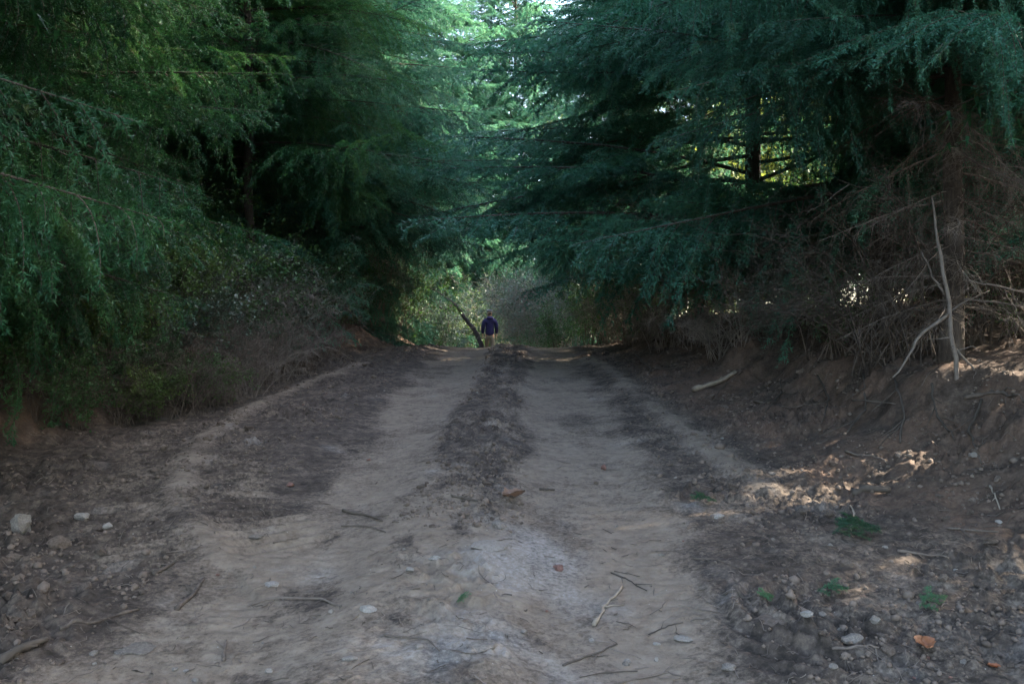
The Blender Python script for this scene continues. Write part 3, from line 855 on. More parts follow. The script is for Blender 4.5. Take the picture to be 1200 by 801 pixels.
# left verge
gD = 'dark undergrowth bushes below the near left firs'
for (px, d, s, k), lab in zip(((-60, 7.6, 1.0, 'leafy'), (20, 8.6, 1.2, 'leafy2'), (70, 9.3, 1.0, 'small'), (110, 10.0, 1.2, 'leafy'), (200, 10.8, 1.1, 'leafy2'), (150, 11.6, 1.3, 'leafy'), (-20, 10.5, 1.4, 'leafy2'), (240, 12.0, 1.2, 'leafy'), (225, 13.4, 1.5, 'leafy2'), (60, 11.6, 1.5, 'leafy2')),
    ['dark leafy bush cut by the left edge of the view, nearest in the gloom', 'dark broad bush at the left frame edge under the drooping fir', 'low fine leaved dark bush right of the broad one at the left edge', 'dark bush left of the feathery shrubs on the left bank', 'tall dark bush behind the second feathery shrub', 'dark bush set back behind the feathery shrubs', 'large dark bush deepest in the gloom at the left edge', 'dark bush left of the dry brush on the left bank', 'tallest dark bush in front of the shaded fir behind the left bank', 'big dark bush behind the low fine leaved one on the left']):
    shrub('bush', k, px, 0, d, lab, 'leaf_green', s, gD)
shrub('fern_bush', 'ferny', 170, 440, 9.2, 'low feathery green shrub on the rim of the dark left bank', 'leaf_fern', 0.72)
shrub('bush', 'leafy', 292, 330, 12.6, 'bright green bush at the foot of the slender left trunk', 'leaf_green', 1.15)
shrub('bush', 'small', 318, 330, 12.9, 'pale twiggy bush right of the slender left trunk', 'leaf_grey', 1.3)
shrub('bush', 'leafy2', 258, 330, 12.2, 'blue-green bush left of the slender left trunk', 'leaf_grey', 1.0)
gB = 'dry brush along the left bank'
for (px, d, s, k), lab in zip(((232, 9.6, 0.75, 'bare2_d'), (262, 10.2, 0.8, 'bare_d'), (285, 10.8, 0.8, 'bare2'), (305, 11.4, 0.9, 'bare'), (322, 12.2, 0.9, 'tangle'), (345, 12.8, 0.85, 'bare2'), (362, 13.6, 0.9, 'bare'), (378, 14.8, 0.8, 'bare2'), (335, 13.8, 1.0, 'sparse'), (300, 12.2, 0.8, 'bare2'), (250, 11.2, 0.8, 'tangle'), (392, 16.2, 0.8, 'bare')),
    ['nearest low arching dry brush on the left bank', 'grey dry brush just behind the nearest arching one', 'dry arching brush below the bushes of the slender left trunk', 'upright dry brush right of the slender left trunk', 'densely tangled dry brush on the left bank beside the slender trunk', 'dry brush arching over the far half of the left bank', 'dry upright brush where the left bank narrows', 'dry brush arching below the bushy fir on the left', 'sparse leaved grey brush among the dry brush of the left bank', 'dry brush between the slender left trunk and the bank rim', 'tangled dry brush behind the nearest arching one on the left bank', 'last dry brush of the left bank before the crest']):
    shrub('dry_shrub', k, px, 0, d, lab, 'leaf_grey' if k == 'sparse' else None, s, gB)
for px, d, s, k, m, lab in ((418, 18.5, 0.9, 'leafy', 'leaf_green', 'green bush on the left bank just before the crest'), (442, 20.5, 1.2, 'mauve', 'leaf_grey', 'grey leafy bush left of the crest'),
                         (462, 24.0, 1.4, 'leafy2', 'leaf_green', 'green bush left of the track past the crest'), (472, 27.5, 1.5, 'leafy2', 'leaf_grey', 'pale bush beside the left edge of the crest'), (440, 31.0, 1.8, 'leafy', 'leaf_green', 'taller bush under the far left fir')):
    shrub('bush', k, px, 0, d, lab, m, s)
for px, d, s, k, m, lab in ((215, 10.6, 1.0, 'leafy', 'leaf_grey', 'blue-green bush behind the feathery shrub on the left bank'), (275, 11.8, 1.0, 'small', 'leaf_grey', 'fine leaved pale bush in front of the slender left trunk'), (340, 14.6, 1.2, 'leafy2', 'leaf_green', 'green bush right of the slender left trunk'),
                         (372, 16.0, 1.3, 'leafy', 'leaf_grey', 'blue-green bush on the left bank below the bushy fir'), (398, 17.6, 1.1, 'small', 'leaf_green', 'low green bush by the left end of the dry brush'), (128, 9.6, 0.7, 'leafy2', 'leaf_fern', 'olive bush left of the feathery shrub'), (196, 9.9, 0.7, 'ferny', 'leaf_fern', 'second feathery shrub right of the first on the left bank')):
    shrub('bush', k, px, 0, d, lab, m, s)
for (px, d, s, k), lab in zip(((40, 8.2, 0.8, 'bare2_d'), (95, 8.5, 0.5, 'leafy'), (140, 8.9, 0.7, 'bare2_d'), (185, 9.3, 0.6, 'bare_d'), (212, 9.4, 0.8, 'bare_d'), (-10, 7.9, 0.6, 'leafy'), (160, 9.8, 0.8, 'ferny'), (240, 10.1, 0.8, 'ferny')),
    ['dark dry brush at the left frame edge on the bank rim', 'small dark leafy bush low on the left bank rim', 'dry twigs arching left of the feathery shrub', 'dry tangle hanging in front of the feathery shrub', 'dry arching twigs right of the feathery shrub', 'small dark leafy bush cut by the left frame edge', 'dark feathery shrub behind the first feathery one', 'dark feathery shrub beside the nearest arching dry brush']):
    shrub('dry_shrub' if k[0] in 'bt' else 'bush', k, px, 0, d, lab, None if k[0] in 'bt' else 'leaf_green', s, gB)
for i, (x, d, s) in enumerate([(4.2, 18.5, 1.5), (5.4, 17.2, 1.6), (6.6, 18.8, 1.8), (6.2, 14.2, 1.6), (7.6, 15.5, 1.8), (8.8, 17.5, 2.0), (7.0, 11.6, 1.6), (8.6, 13.0, 1.9), (5.2, 21.5, 1.8), (7.4, 22.5, 2.2), (4.4, 25.5, 1.8), (10.5, 20.5, 2.3), (6.0, 26.5, 2.2), (9.4, 10.8, 1.8)]):
    shrub('bush', ('leafy', 'leafy2')[i % 2], 600 + 1000 * x / d, 0, d, 'leafy bush of the undergrowth between and behind the right bank firs', 'leaf_green', s, 'bushes behind the right bank')
# end of the track
for px, d, s, k, m, lab in ((520, 43.0, 2.5, 'leafy2', 'leaf_grey', 'sunlit pale green bush left of the walker'), (492, 41.0, 2.2, 'leafy', 'leaf_green', 'sunlit bush at the far left end of the track'),
                            (548, 47.0, 2.3, 'leafy2', 'leaf_green', 'green bush seen behind the leaning trunk'),
                            (612, 34.5, 1.9, 'tangle', None, 'dark bare thicket right of the walker'), (640, 35.5, 2.0, 'mauve', 'leaf_grey', 'grey-mauve bush right of the walker'),
                            (664, 33.0, 2.1, 'mauve', 'leaf_grey', 'taller grey bush at the right end of the track'), (690, 28.0, 1.6, 'leafy2', 'leaf_green', 'green bush on the right just past the crest'),
                            (655, 30.0, 1.3, 'leafy', 'leaf_green', 'bluish green bush low beside the right end of the track'), (706, 24.5, 1.5, 'leafy2', 'leaf_green', 'leafy bush at the right end of the crest'),
                            (725, 22.0, 1.3, 'mauve', 'leaf_grey', 'grey twiggy bush right of the crest'), (628, 39.0, 2.2, 'mauve', 'leaf_grey', 'tall grey bush closing the view behind the walker'),
                            (590, 44.0, 2.4, 'mauve', 'leaf_green', 'dark bush straight behind the walker')):
    shrub('bush' if k != 'tangle' else 'dry_shrub', k, px, 0, d, lab, m, s)
# right bank
gR = 'dry brush along the right bank'
for (px, d, s, k), lab in zip(((735, 18.2, 1.2, 'bare2'), (752, 17.0, 1.1, 'mauve'), (775, 15.6, 1.2, 'bare'), (800, 14.6, 1.3, 'tangle'), (768, 17.6, 1.2, 'mauve'), (822, 13.6, 1.0, 'bare2'), (845, 12.6, 0.9, 'bare2'), (865, 11.6, 0.9, 'bare'), (715, 19.6, 1.1, 'bare'), (812, 15.8, 1.2, 'mauve')),
    ['dry arching brush at the right end of the crest', 'half leafy brush on the right bank near the crest', 'upright dry brush in the middle of the right bank brush', 'tangled dry brush left of the pale leafy right bank bush', 'half leafy brush behind the arching brush near the crest', 'low arching brush on the right bank rim', 'dry brush arching beside the broken log', 'nearest upright dry brush of the right bank, above the broken log', 'farthest dry brush on the right, just past the crest', 'half leafy brush at the back of the right bank middle']):
    shrub('dry_shrub', k, px, 0, d, lab, 'leaf_green' if k == 'mauve' else None, s, gR)
for px, d, s, k, m, lab in ((905, 11.2, 0.95, 'small', 'leaf_grey', 'small grey-green bush on the right bank rim'), (925, 12.2, 1.2, 'leafy', 'leaf_grey', 'pale leafy bush behind the right bank rim'),
                            (985, 9.6, 0.8, 'small', 'leaf_green', 'dark green low bush left of the dead limbed fir'), (880, 14.0, 1.4, 'leafy2', 'leaf_green', 'green bush between the right bank firs'),
                            (1150, 12.0, 1.5, 'leafy2', 'leaf_green', 'leafy bush behind the leaning dead stem'), (1195, 9.5, 0.5, 'ferny', 'leaf_green', 'mossy green tuft at the foot of the right bank trees'),
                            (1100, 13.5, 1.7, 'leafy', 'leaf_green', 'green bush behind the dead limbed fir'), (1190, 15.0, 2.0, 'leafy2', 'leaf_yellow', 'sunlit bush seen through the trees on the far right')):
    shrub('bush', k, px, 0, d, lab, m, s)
for (px, d, s), lab in zip(((1020, 8.4, 1.4), (1065, 8.2, 1.5), (1136, 8.6, 1.6), (1191, 8.8, 1.6), (985, 9.4, 1.3)),
    ['dead grey twig tangle left of the right bank fir', 'dead twig tangle at the foot of the right bank fir', 'dead twig tangle right of the leaning dead stem', 'dead twig tangle at the right frame edge', 'dead twig tangle behind the dark green low bush on the right bank']):
    shrub('dry_shrub', ('bare2_d', 'bare_d')[int(px) % 2], px, 0, d, lab, None, s, 'dead twig tangles on the right bank')

# broadleaf trees of the sunlit clearing
def broad_crown(seed, r=2.2, h=4.5):
    rng = np.random.default_rng(seed)
    G = Geo()
    c = rng.normal(0, 1, (60, 3)) * np.array([r * 0.5, r * 0.5, h * 0.27])
    pts = c[rng.integers(0, 60, 15000)] + rng.normal(0, 0.30, (15000, 3))
    add_leaves(G, pts, 0.12, rng, 1.7)
    return G.mesh('crown', M['leaf_yellow'])
BC = [broad_crown(5), broad_crown(6)]
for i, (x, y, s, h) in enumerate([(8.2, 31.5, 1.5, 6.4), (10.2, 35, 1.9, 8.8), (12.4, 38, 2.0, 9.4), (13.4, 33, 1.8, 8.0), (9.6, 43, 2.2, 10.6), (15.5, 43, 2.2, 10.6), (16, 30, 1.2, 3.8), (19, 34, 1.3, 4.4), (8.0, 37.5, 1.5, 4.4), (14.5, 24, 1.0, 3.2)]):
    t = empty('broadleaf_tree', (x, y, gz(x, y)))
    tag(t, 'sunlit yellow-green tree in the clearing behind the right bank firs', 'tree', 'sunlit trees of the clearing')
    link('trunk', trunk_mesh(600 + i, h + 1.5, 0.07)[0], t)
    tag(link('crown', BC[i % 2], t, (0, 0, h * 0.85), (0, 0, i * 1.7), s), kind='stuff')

# leaning dark trunk with its own small crown at the end of the track
def tube_tree(name, pts, rads, label, mat, limbs=(), cat='tree', leaf=None):
    o0 = np.array(pts[0]); G = Geo()
    def smooth(p, n=14):
        p = np.array(p, float); t = np.linspace(0, 1, len(p)); q = np.linspace(0, 1, n)
        return np.stack([np.interp(q, t, p[:, k]) for k in range(3)], -1)
    P = smooth(pts) - o0; r_ = np.interp(np.linspace(0, 1, 14), np.linspace(0, 1, len(rads)), rads)
    rng = np.random.default_rng(len(pts) + int(abs(o0[0]) * 100))
    P[1:-1] += rng.normal(0, 0.3, P[1:-1].shape) * r_[1:-1, None]
    P[0, 2] -= 0.15
    t = empty(name, o0)
    G.tubes(P, r_, 8)
    tag(t, label, cat)
    link('trunk', G.mesh('trunk', M[mat], True), t)
    for lp, lr in limbs:
        g = Geo(); q = smooth(lp, 10) - o0
        q[1:-1] += rng.normal(0, 0.5, q[1:-1].shape) * lr
        g.tubes(q, lr * np.linspace(1, 0.35, 10), 6)
        link('branch', g.mesh('branch', M[mat], True), t)
    if leaf:
        tag(link('crown', *leaf[:1], t, leaf[1], (0, 0, 1), leaf[2]), kind='stuff')
    return t

def W3(px, py, d):
    return ((px - 600) / 1000 * d, d, CAM_H - (py - 400.5) / 1000 * d)
d_ = 36.5
b0 = W3(568, 414, d_); b0 = (b0[0], b0[1], gz(b0[0], b0[1]))
tube_tree('leaning_tree', [b0, W3(562, 396, d_), W3(548, 375, d_), W3(534, 358, d_), W3(518, 345, d_), W3(500, 335, d_)], [0.12, 0.10, 0.085, 0.07, 0.05, 0.03],
          'dark leaning trunk left of the walker at the end of the track', 'bark_dark',
          [([W3(534, 358, d_), W3(520, 362, d_ - 1), W3(505, 360, d_ - 1.4)], 0.06)])

# pale dead stem leaning in front of the right bank fir
d_ = 6.9
x0, y0 = (1122 - 600) / 1000 * d_, d_
tube_tree('dead_sapling', [(x0, y0, gz(x0, y0)), W3(1118, 405, d_), W3(1110, 345, d_), W3(1100, 290, d_ + .1), W3(1092, 230, d_ + .3)], [0.020, 0.018, 0.016, 0.013, 0.007],
          'pale bare dead stem leaning before the right bank fir', 'dead_dark',
          [([W3(1112, 368, d_), W3(1085, 390, d_ - .1), W3(1062, 420, d_ - .15), W3(1046, 442, d_ - .2)], 0.016), ([W3(1106, 345, d_), W3(1092, 322, d_), W3(1080, 295, d_)], 0.012),
           ([W3(1112, 365, d_), W3(1135, 352, d_), W3(1160, 340, d_ + .1)], 0.009), ([W3(1116, 405, d_), W3(1135, 425, d_), W3(1162, 458, d_ - .05)], 0.013), ([W3(1116, 395, d_), W3(1085, 398, d_)], 0.006),
           ([W3(1117, 412, d_), W3(1140, 405, d_), W3(1148, 412, d_)], 0.005)], 'dead tree')


# ------------------------------------------------------------------ the walker
def flat(name, col, rough=0.85, var=0.15, scale=30):
    a = tuple(c * (1 - var) for c in col); b = tuple(min(1, c * (1 + var)) for c in col)
    return rough_mat(name, [(0.35, a), (0.65, b)], scale, rough, 0.3, 0.004)
M['skin'] = flat('skin', (0.45, 0.28, 0.20), 0.6)
M['jacket'] = flat('indigo_jacket', (0.028, 0.022, 0.075))
M['trousers'] = flat('khaki_trousers', (0.22, 0.18, 0.13))
M['cap'] = flat('grey_cap', (0.36, 0.36, 0.38))
M['hair'] = flat('dark_hair', (0.03, 0.022, 0.018))
M['shoe'] = flat('pale_shoe', (0.42, 0.40, 0.38))

def skin_obj(name, chains, mat, parent=None, sub=2, root=0):
    """chains: lists of (co, rx, ry); a chain may start with an int, the index of the vertex it grows from"""
    V, E, Rr = [], [], []
    for ch in chains:
        prev = None
        for it in ch:
            if isinstance(it, int): prev = it; continue
            co, rx, ry = it
            V.append(co); Rr.append((rx, ry)); k = len(V) - 1
            if prev is not None: E.append((prev, k))
            prev = k
    me = bpy.data.meshes.new(name); me.from_pydata(V, E, [])
    o = bpy.data.objects.new(name, me); COL.objects.link(o)
    md = o.modifiers.new('skin', 'SKIN'); md.use_smooth_shade = True
    for i, r in enumerate(Rr):
        me.skin_vertices[0].data[i].radius = r
        me.skin_vertices[0].data[i].use_root = (i == root)
    sb = o.modifiers.new('sub', 'SUBSURF'); sb.levels = sub; sb.render_levels = sub
    dg = bpy.context.evaluated_depsgraph_get(); dg.update()
    me2 = bpy.data.meshes.new_from_object(o.evaluated_get(dg)); me2.name = name
    bpy.data.objects.remove(o)
    me2.materials.clear(); me2.materials.append(M[mat])
    me2.polygons.foreach_set('use_smooth', np.ones(len(me2.polygons), bool))
    return me2

pxp, pyp = (574 - 600) / 1000 * 30.0, 30.0
arms = {-1: ((-0.195, 0, 1.41), (-0.245, -0.04, 1.15), (-0.25, 0.03, 0.92)), 1: ((0.195, 0, 1.41), (0.24, -0.01, 1.14), (0.245, 0.12, 0.93))}
legs = {-1: ((-0.095, 0, 0.90), (-0.105, 0.17, 0.52), (-0.105, 0.20, 0.10), (-0.11, 0.36, 0.035)), 1: ((0.095, 0, 0.90), (0.10, 0.03, 0.50), (0.10, -0.22, 0.17), (0.105, -0.13, 0.04))}
body = [[((0, 0, 0.95), .13, .10), ((0, 0, 1.10), .12, .09), ((0, 0, 1.30), .15, .10), ((0, 0, 1.43), .10, .08), ((0, 0.01, 1.52), .055, .055), ((0, 0.02, 1.59), .07, .08), ((0, 0.025, 1.66), .078, .095), ((0, 0.015, 1.74), .055, .07)]]
cnt = 8
for sgn in (-1, 1):
    a, e, w = arms[sgn]
    palm = (w[0], w[1] + 0.02, w[2] - 0.085)
    body.append([3, (a, .055, .055), (e, .042, .042), (w, .027, .024), (palm, .018, .038)]); pi_ = cnt + 3; cnt += 4
    for f in range(4):
        l = (0.075, 0.085, 0.08, 0.062)[f]
        by = palm[1] + 0.03 - 0.02 * f
        body.append([pi_, ((palm[0], by, palm[2] - 0.03), .009, .009), ((palm[0] - sgn * 0.008, by + 0.004, palm[2] - 0.03 - l * .5), .009, .009), ((palm[0] - sgn * 0.024, by + 0.01, palm[2] - 0.03 - l * .95), .007, .007)]); cnt += 3
    body.append([pi_, ((palm[0] - sgn * .012, palm[1] + 0.045, palm[2] + 0.015), .011, .011), ((palm[0] - sgn * .02, palm[1] + 0.062, palm[2] - 0.03), .009, .009)]); cnt += 2
for sgn in (-1, 1):
    hp, kn, an, to = legs[sgn]
    body.append([0, (hp, .085, .085), (kn, .055, .055), (an, .036, .036), (to, .03, .035)]); cnt += 4
body.append([6, ((0, 0.125, 1.645), .014, .016)]); cnt += 1     # nose
for sgn in (-1, 1):
    body.append([6, ((sgn * 0.088, 0.015, 1.65), .012, .022)]); cnt += 1
person = empty('person', (pxp, pyp, gz(pxp, pyp)))
tag(person, 'person in an indigo hooded jacket and khaki trousers walking away past the crest', 'person')
person.rotation_euler = (0, 0, R(6))
link('body', skin_obj('body', body, 'skin'), person)
jk = [[((0, 0, 0.86), .175, .135), ((0, 0, 0.98), .170, .13), ((0, 0, 1.12), .165, .128), ((0, 0, 1.30), .185, .135), ((0, -0.005, 1.43), .15, .11), ((0, 0.0, 1.52), .08, .075)]]
for sgn in (-1, 1):
    a, e, w = arms[sgn]
    jk.append([4, ((a[0] * 0.98, a[1], a[2] - 0.02), .095, .095), (e, .078, .078), ((w[0], w[1], w[2] + 0.02), .054, .054)])
link('jacket', skin_obj('jacket', jk, 'jacket'), person)
link('hood', skin_obj('hood', [[((-0.10, -0.05, 1.49), .055, .05), ((0, -0.115, 1.50), .075, .065), ((0.10, -0.05, 1.49), .055, .05)]], 'jacket', root=1), person)
tr = [[((0, 0, 0.95), .145, .115), ((0, 0, 0.88), .14, .11)]]
for sgn in (-1, 1):
    hp, kn, an, to = legs[sgn]
    tr.append([1, ((hp[0], hp[1], hp[2] - 0.06), .098, .098), (kn, .078, .078), ((an[0], an[1], an[2] + 0.01), .060, .060)])
link('trousers', skin_obj('trousers', tr, 'trousers'), person)
for sgn in (-1, 1):
    hp, kn, an, to = legs[sgn]
    link('shoe', skin_obj('shoe', [[((an[0], an[1] - 0.05, an[2] - 0.055), .045, .045), ((an[0], an[1] + 0.05, an[2] - 0.05), .048, .045), ((to[0], to[1], to[2]), .045, .034)]], 'shoe', root=1), person)
link('hair', skin_obj('hair', [[((0, -0.035, 1.60), .070, .060), ((0, -0.015, 1.66), .086, .085)]], 'hair'), person)
link('cap', skin_obj('cap', [[((0, 0.015, 1.685), .094, .108), ((0, 0.01, 1.73), .086, .098), ((0, 0.01, 1.765), .045, .05)], [0, ((0, 0.16, 1.675), .06, .012)]], 'cap'), person)


# ------------------------------------------------------------------ things lying on the ground
def ground_pt(px, py, up=0.0):
    x, y = hit(px, py)
    return np.array([x, y, gz(x, y) + up])

def stick(pxs, r, label, mat='dead', group=None, seed=0, fork=0, name='stick', up=None):
    rng = np.random.default_rng(seed + 900)
    pts = np.array([ground_pt(*p) for p in pxs])
    t = np.linspace(0, 1, len(pts)); q = np.linspace(0, 1, 12)
    P = np.stack([np.interp(q, t, pts[:, k]) for k in range(3)], -1)
    L = np.linalg.norm(P[-1] - P[0])
    P += np.cumsum(rng.normal(0, 0.012, P.shape), axis=0) * L * np.array([1, 1, 0.25]) * np.sin(q * math.pi)[:, None]
    P[:, 2] = np.maximum(terrain(P[:, 0], P[:, 1]) + r * 0.55, P[:, 2] + r * 0.7)
    c = P[0].copy()
    G = Geo()
    kk = 1 + 0.16 * rng.normal(0, 1, 12)
    G.tubes(P - c, r * (1 - 0.45 * q) * kk, 7)
    for _ in range(fork):
        i = rng.integers(3, 9); d = (P[i + 2] - P[i]); d = nrm(d + np.array([-d[1], d[0], 0.4 * L * .1]) * rng.choice([-1, 1]) * 0.9)
        l = L * rng.uniform(0.12, 0.35); qq = np.linspace(0, 1, 5)[:, None]
        b = P[i] + qq * d * l; b[1:, 2] = np.maximum(b[1:, 2], terrain(b[1:, 0], b[1:, 1]) + r * 0.4)
        G.tubes(b - c, r * 0.55 * (1 - 0.6 * qq[:, 0]), 5)
    o = link(name, G.mesh(name, M[mat], True), None, tuple(c))
    return tag(o, label, 'stick', group)

STK = [([(402, 599), (425, 605), (448, 612)], .016, 'dark bent stick lying in the left wheel track', 'twig', 1), ([(696, 733), (708, 712), (729, 690)], .013, 'pale barkless stick lying in the right wheel track', 'pale_dead', 0),
       ([(262, 776), (265, 752)], .013, 'short pale stick pointing down the left wheel track', 'dead', 1), ([(207, 716), (222, 700), (238, 682)], .017, 'short stout stick at the left edge of the left track', 'dead', 0),
       ([(70, 740), (115, 731), (163, 716)], .013, 'long thin stick lying on the rough left verge', 'dead', 0), ([(290, 711), (330, 702), (385, 704), (400, 712)], .010, 'faint curved stick pressed into the left wheel track', 'dead', 0),
       ([(1052, 647), (1080, 651), (1112, 656)], .011, 'pale straight stick on the right verge', 'dead', 0), ([(716, 672), (740, 680), (758, 694)], .006, 'thin forked twig above the pale barkless stick', 'twig', 2),
       ([(720, 670), (750, 676)], .005, 'short thin twig crossing the forked one', 'twig', 0), ([(660, 782), (690, 770), (722, 756)], .008, 'dark twig half buried low in the right track', 'twig', 0), ([(632, 574), (650, 575)], .014, 'dark chunk of branch across the centre strip', 'twig', 0),
       ([(0, 782), (20, 770), (55, 757)], .026, 'dark thick branch at the bottom left corner', 'twig', 1), ([(720, 805), (780, 790), (798, 794)], .006, 'thin curved twig at the bottom edge of the right track', 'dead', 1), ([(760, 745), (800, 730)], .005, 'fine twig lying in the right track below the pale stick', 'twig', 0),
       ([(812, 655), (840, 658), (868, 668)], .007, 'thin pale twig on the inner right verge', 'dead', 1), ([(400, 617), (430, 618), (452, 625)], .006, 'hair thin twig just below the dark bent stick', 'twig', 0), ([(530, 582), (560, 590)], .012, 'dark stick in the churned centre strip', 'twig', 0),
       ([(320, 640), (350, 632)], .007, 'tiny forked twig on the left track', 'dead', 1), ([(450, 745), (500, 752), (515, 766)], .006, 'thin dark twig between the wheel tracks', 'twig', 1), ([(1160, 570), (1172, 598)], .009, 'upright looking pale twig on the right bank slope', 'pale_dead', 0),
       ([(990, 530), (1040, 545)], .012, 'stick half sunk in the right bank slope', 'dead', 1), ([(1110, 620), (1170, 628)], .010, 'brown stick along the foot of the right bank', 'dead', 0), ([(880, 470), (930, 480), (965, 476)], .012, 'dead stick on the scooped right bank', 'dead', 1), ([(1000, 470), (1050, 476)], .01, 'short dead stick below the right bank fir', 'dead', 0),
       ([(1130, 470), (1165, 466), (1200, 476)], .022, 'fallen dead limb at the foot of the leaning dead stem', 'dead', 1), ([(180, 675), (205, 660)], .015, 'dark bark strip in the churned left verge', 'twig', 0), ([(775, 575), (800, 583)], .007, 'twig by the outer edge of the right track', 'twig', 0),
       ([(560, 640), (600, 632)], .005, 'fine twig across the pale centre patch', 'twig', 0), ([(850, 700), (900, 706)], .008, 'twig pressed into the rough right verge', 'twig', 1), ([(975, 770), (1030, 762)], .009, 'brown twig low on the right verge', 'dead', 0)]
for i, (p, r, lab, mt, fk) in enumerate(STK):
    stick(p, r * 0.8, lab, {'dead': 'stick'}.get(mt, mt), None, i, max(fk, 1))
stick([(812, 459), (826, 455), (846, 448), (862, 438)], .038, 'broken pale splintered log on the right bank', 'pale_dead', None, 80, 1, 'broken_log')
stick([(1000, 582), (1022, 579), (1042, 577)], .032, 'short grey log chunk on the right verge behind the fir sprig', 'twig', None, 81, 0, 'log_chunk')

def rock_mesh(seed, sub=2, rough=0.35, flatz=0.6):
    bm = bmesh.new(); bmesh.ops.create_icosphere(bm, subdivisions=sub, radius=1.0)
    r_ = random.Random(seed); o = Vector((r_.uniform(-50, 50), r_.uniform(-50, 50), r_.uniform(-50, 50)))
    planes = [(Vector((r_.gauss(0, 1), r_.gauss(0, 1), r_.gauss(0, 1))).normalized(), r_.uniform(0.55, 0.9)) for _ in range(7)]
    for v in bm.verts:
        p = v.co.copy()
        for nn, dd in planes:
            e = p.dot(nn) - dd
            if e > 0: p -= nn * e
        p *= 1 + rough * mnoise.noise(v.co * 1.3 + o) + rough * 0.4 * mnoise.noise(v.co * 3.5 + o)
        v.co = Vector((p.x, p.y, p.z * flatz))
    me = bpy.data.meshes.new('stone'); bm.to_mesh(me); bm.free()
    return me

M['stone_pale'] = rough_mat('pale_stone', [(0.35, (0.13, 0.11, 0.093)), (0.65, (0.225, 0.202, 0.178))], 6, 0.85, 0.4, 0.01)
M['stone_grey'] = rough_mat('grey_stone', [(0.35, (0.10, 0.083, 0.069)), (0.65, (0.19, 0.163, 0.14))], 6, 0.9, 0.4, 0.01)
M['stone_red'] = rough_mat('red_stone', [(0.35, (0.10, 0.05, 0.04)), (0.65, (0.17, 0.09, 0.07))], 6, 0.9, 0.4, 0.01)
M['clod'] = rough_mat('soil_clod', [(0.35, (0.060, 0.044, 0.034)), (0.65, (0.135, 0.102, 0.08))], 5, 0.95, 0.6, 0.02)

def stone(px, py, w, mat, label, asp=0.6, seed=0, sink=0.25, name='stone', group=None, cat='stone'):
    x, y = hit(px, py)
    s = w / 1000 * y / 2
    me = rock_mesh(seed + 5, 3 if w > 15 else 2, 0.3, asp); me.name = name
    me.materials.append(M[mat])
    o = link(name, me, None, (x, y, gz(x, y) + s * asp * (0.5 - sink)), (0, 0, random.uniform(0, 6)), (s, s * random.uniform(0.65, 0.95), s))
    return tag(o, label, cat, group)
ST = [(27, 622, 26, 'stone_pale', 'pale angular stone standing on the dark left verge', .9, 0), (840, 607, 22, 'stone_pale', 'flat white stone at the edge of the right track', .35, .3), (430, 715, 22, 'stone_pale', 'white flat stone between the tracks left of centre', .35, .3),
      (655, 669, 13, 'stone_red', 'small reddish brown stone on the pale centre patch', .75, .1), (708, 550, 12, 'stone_red', 'dark stone in the right wheel track', .7, .1), (698, 567, 8, 'clod', 'tiny dark lump below the dark track stone', .7, .1),
      (614, 741, 10, 'stone_pale', 'small pale pebble left of the white flake', .6, .2), (802, 751, 22, 'stone_pale', 'white flake of stone low in the right track', .3, .3), (95, 608, 22, 'stone_pale', 'pale flat stone in the churned left verge', .4, .3), (126, 618, 14, 'stone_pale', 'small pale stone beside the flat one on the left verge', .6, .3),
      (70, 642, 26, 'clod', 'dark lump of earth below the pale angular stone', .7, .2), (562, 757, 46, 'stone_grey', 'large grey stone slab bedded in the centre strip', .3, .55), (585, 617, 24, 'stone_grey', 'grey stone bedded at the end of the churned centre strip', .5, .45), (1170, 612, 9, 'stone_pale', 'white pebble on the foot of the right bank', .6, .2),
      (905, 728, 56, 'clod', 'broad flat slab pressed into the right verge', .22, .5), (318, 685, 22, 'stone_pale', 'pale flat stone bedded in the left track', .25, .5), (575, 640, 50, 'stone_grey', 'rounded grey slab bedded in the pale centre patch', .25, .6), (205, 785, 9, 'stone_pale', 'small white pebble in the left track', .6, .2),
      (218, 789, 8, 'stone_pale', 'second small white pebble right of the first in the left track', .6, .2), (160, 762, 44, 'stone_grey', 'pale worn slab bedded in the left wheel track', .18, .6), (340, 570, 10, 'stone_red', 'brown stone on the inner edge of the left verge', .7, .2), (845, 525, 12, 'stone_pale', 'pale stone on the right bank foot below the broken log', .6, .3),
      (905, 555, 10, 'stone_grey', 'grey stone on the right bank foot', .6, .3), (1000, 750, 26, 'stone_grey', 'dark rough stone low on the right verge', .5, .3), (1025, 735, 18, 'stone_grey', 'grey stone just above the dark rough one', .5, .3), (480, 668, 12, 'stone_pale', 'pale stone in the dark patch between the tracks', .5, .3),
      (510, 655, 16, 'stone_pale', 'larger pale stone on the dark patch between the tracks', .4, .3), (945, 722, 16, 'stone_pale', 'small pale stone beside the broad flat slab', .5, .3), (300, 630, 18, 'stone_grey', 'grey stone where the left verge meets the track', .4, .4), (855, 785, 22, 'stone_grey', 'grey stone near the bottom of the right verge', .4, .4),
      (1140, 535, 14, 'stone_grey', 'grey stone on the right bank slope', .6, .3), (770, 755, 10, 'stone_pale', 'tiny white chip left of the white flake', .4, .2), (410, 775, 20, 'stone_pale', 'white crumbly stone at the bottom of the left track', .4, .3)]
for i, (px, py, w, mt, lab, asp, sk) in enumerate(ST):
    stone(px, py, w, mt, lab, asp, i, sk)
PEB = [rock_mesh(200 + i, 2, 0.3, 0.6) for i in range(5)]
for i, m_ in enumerate(PEB): m_.materials.append(M[('stone_grey', 'stone_pale', 'stone_grey', 'stone_red', 'stone_grey')[i]])
rp = random.Random(4)
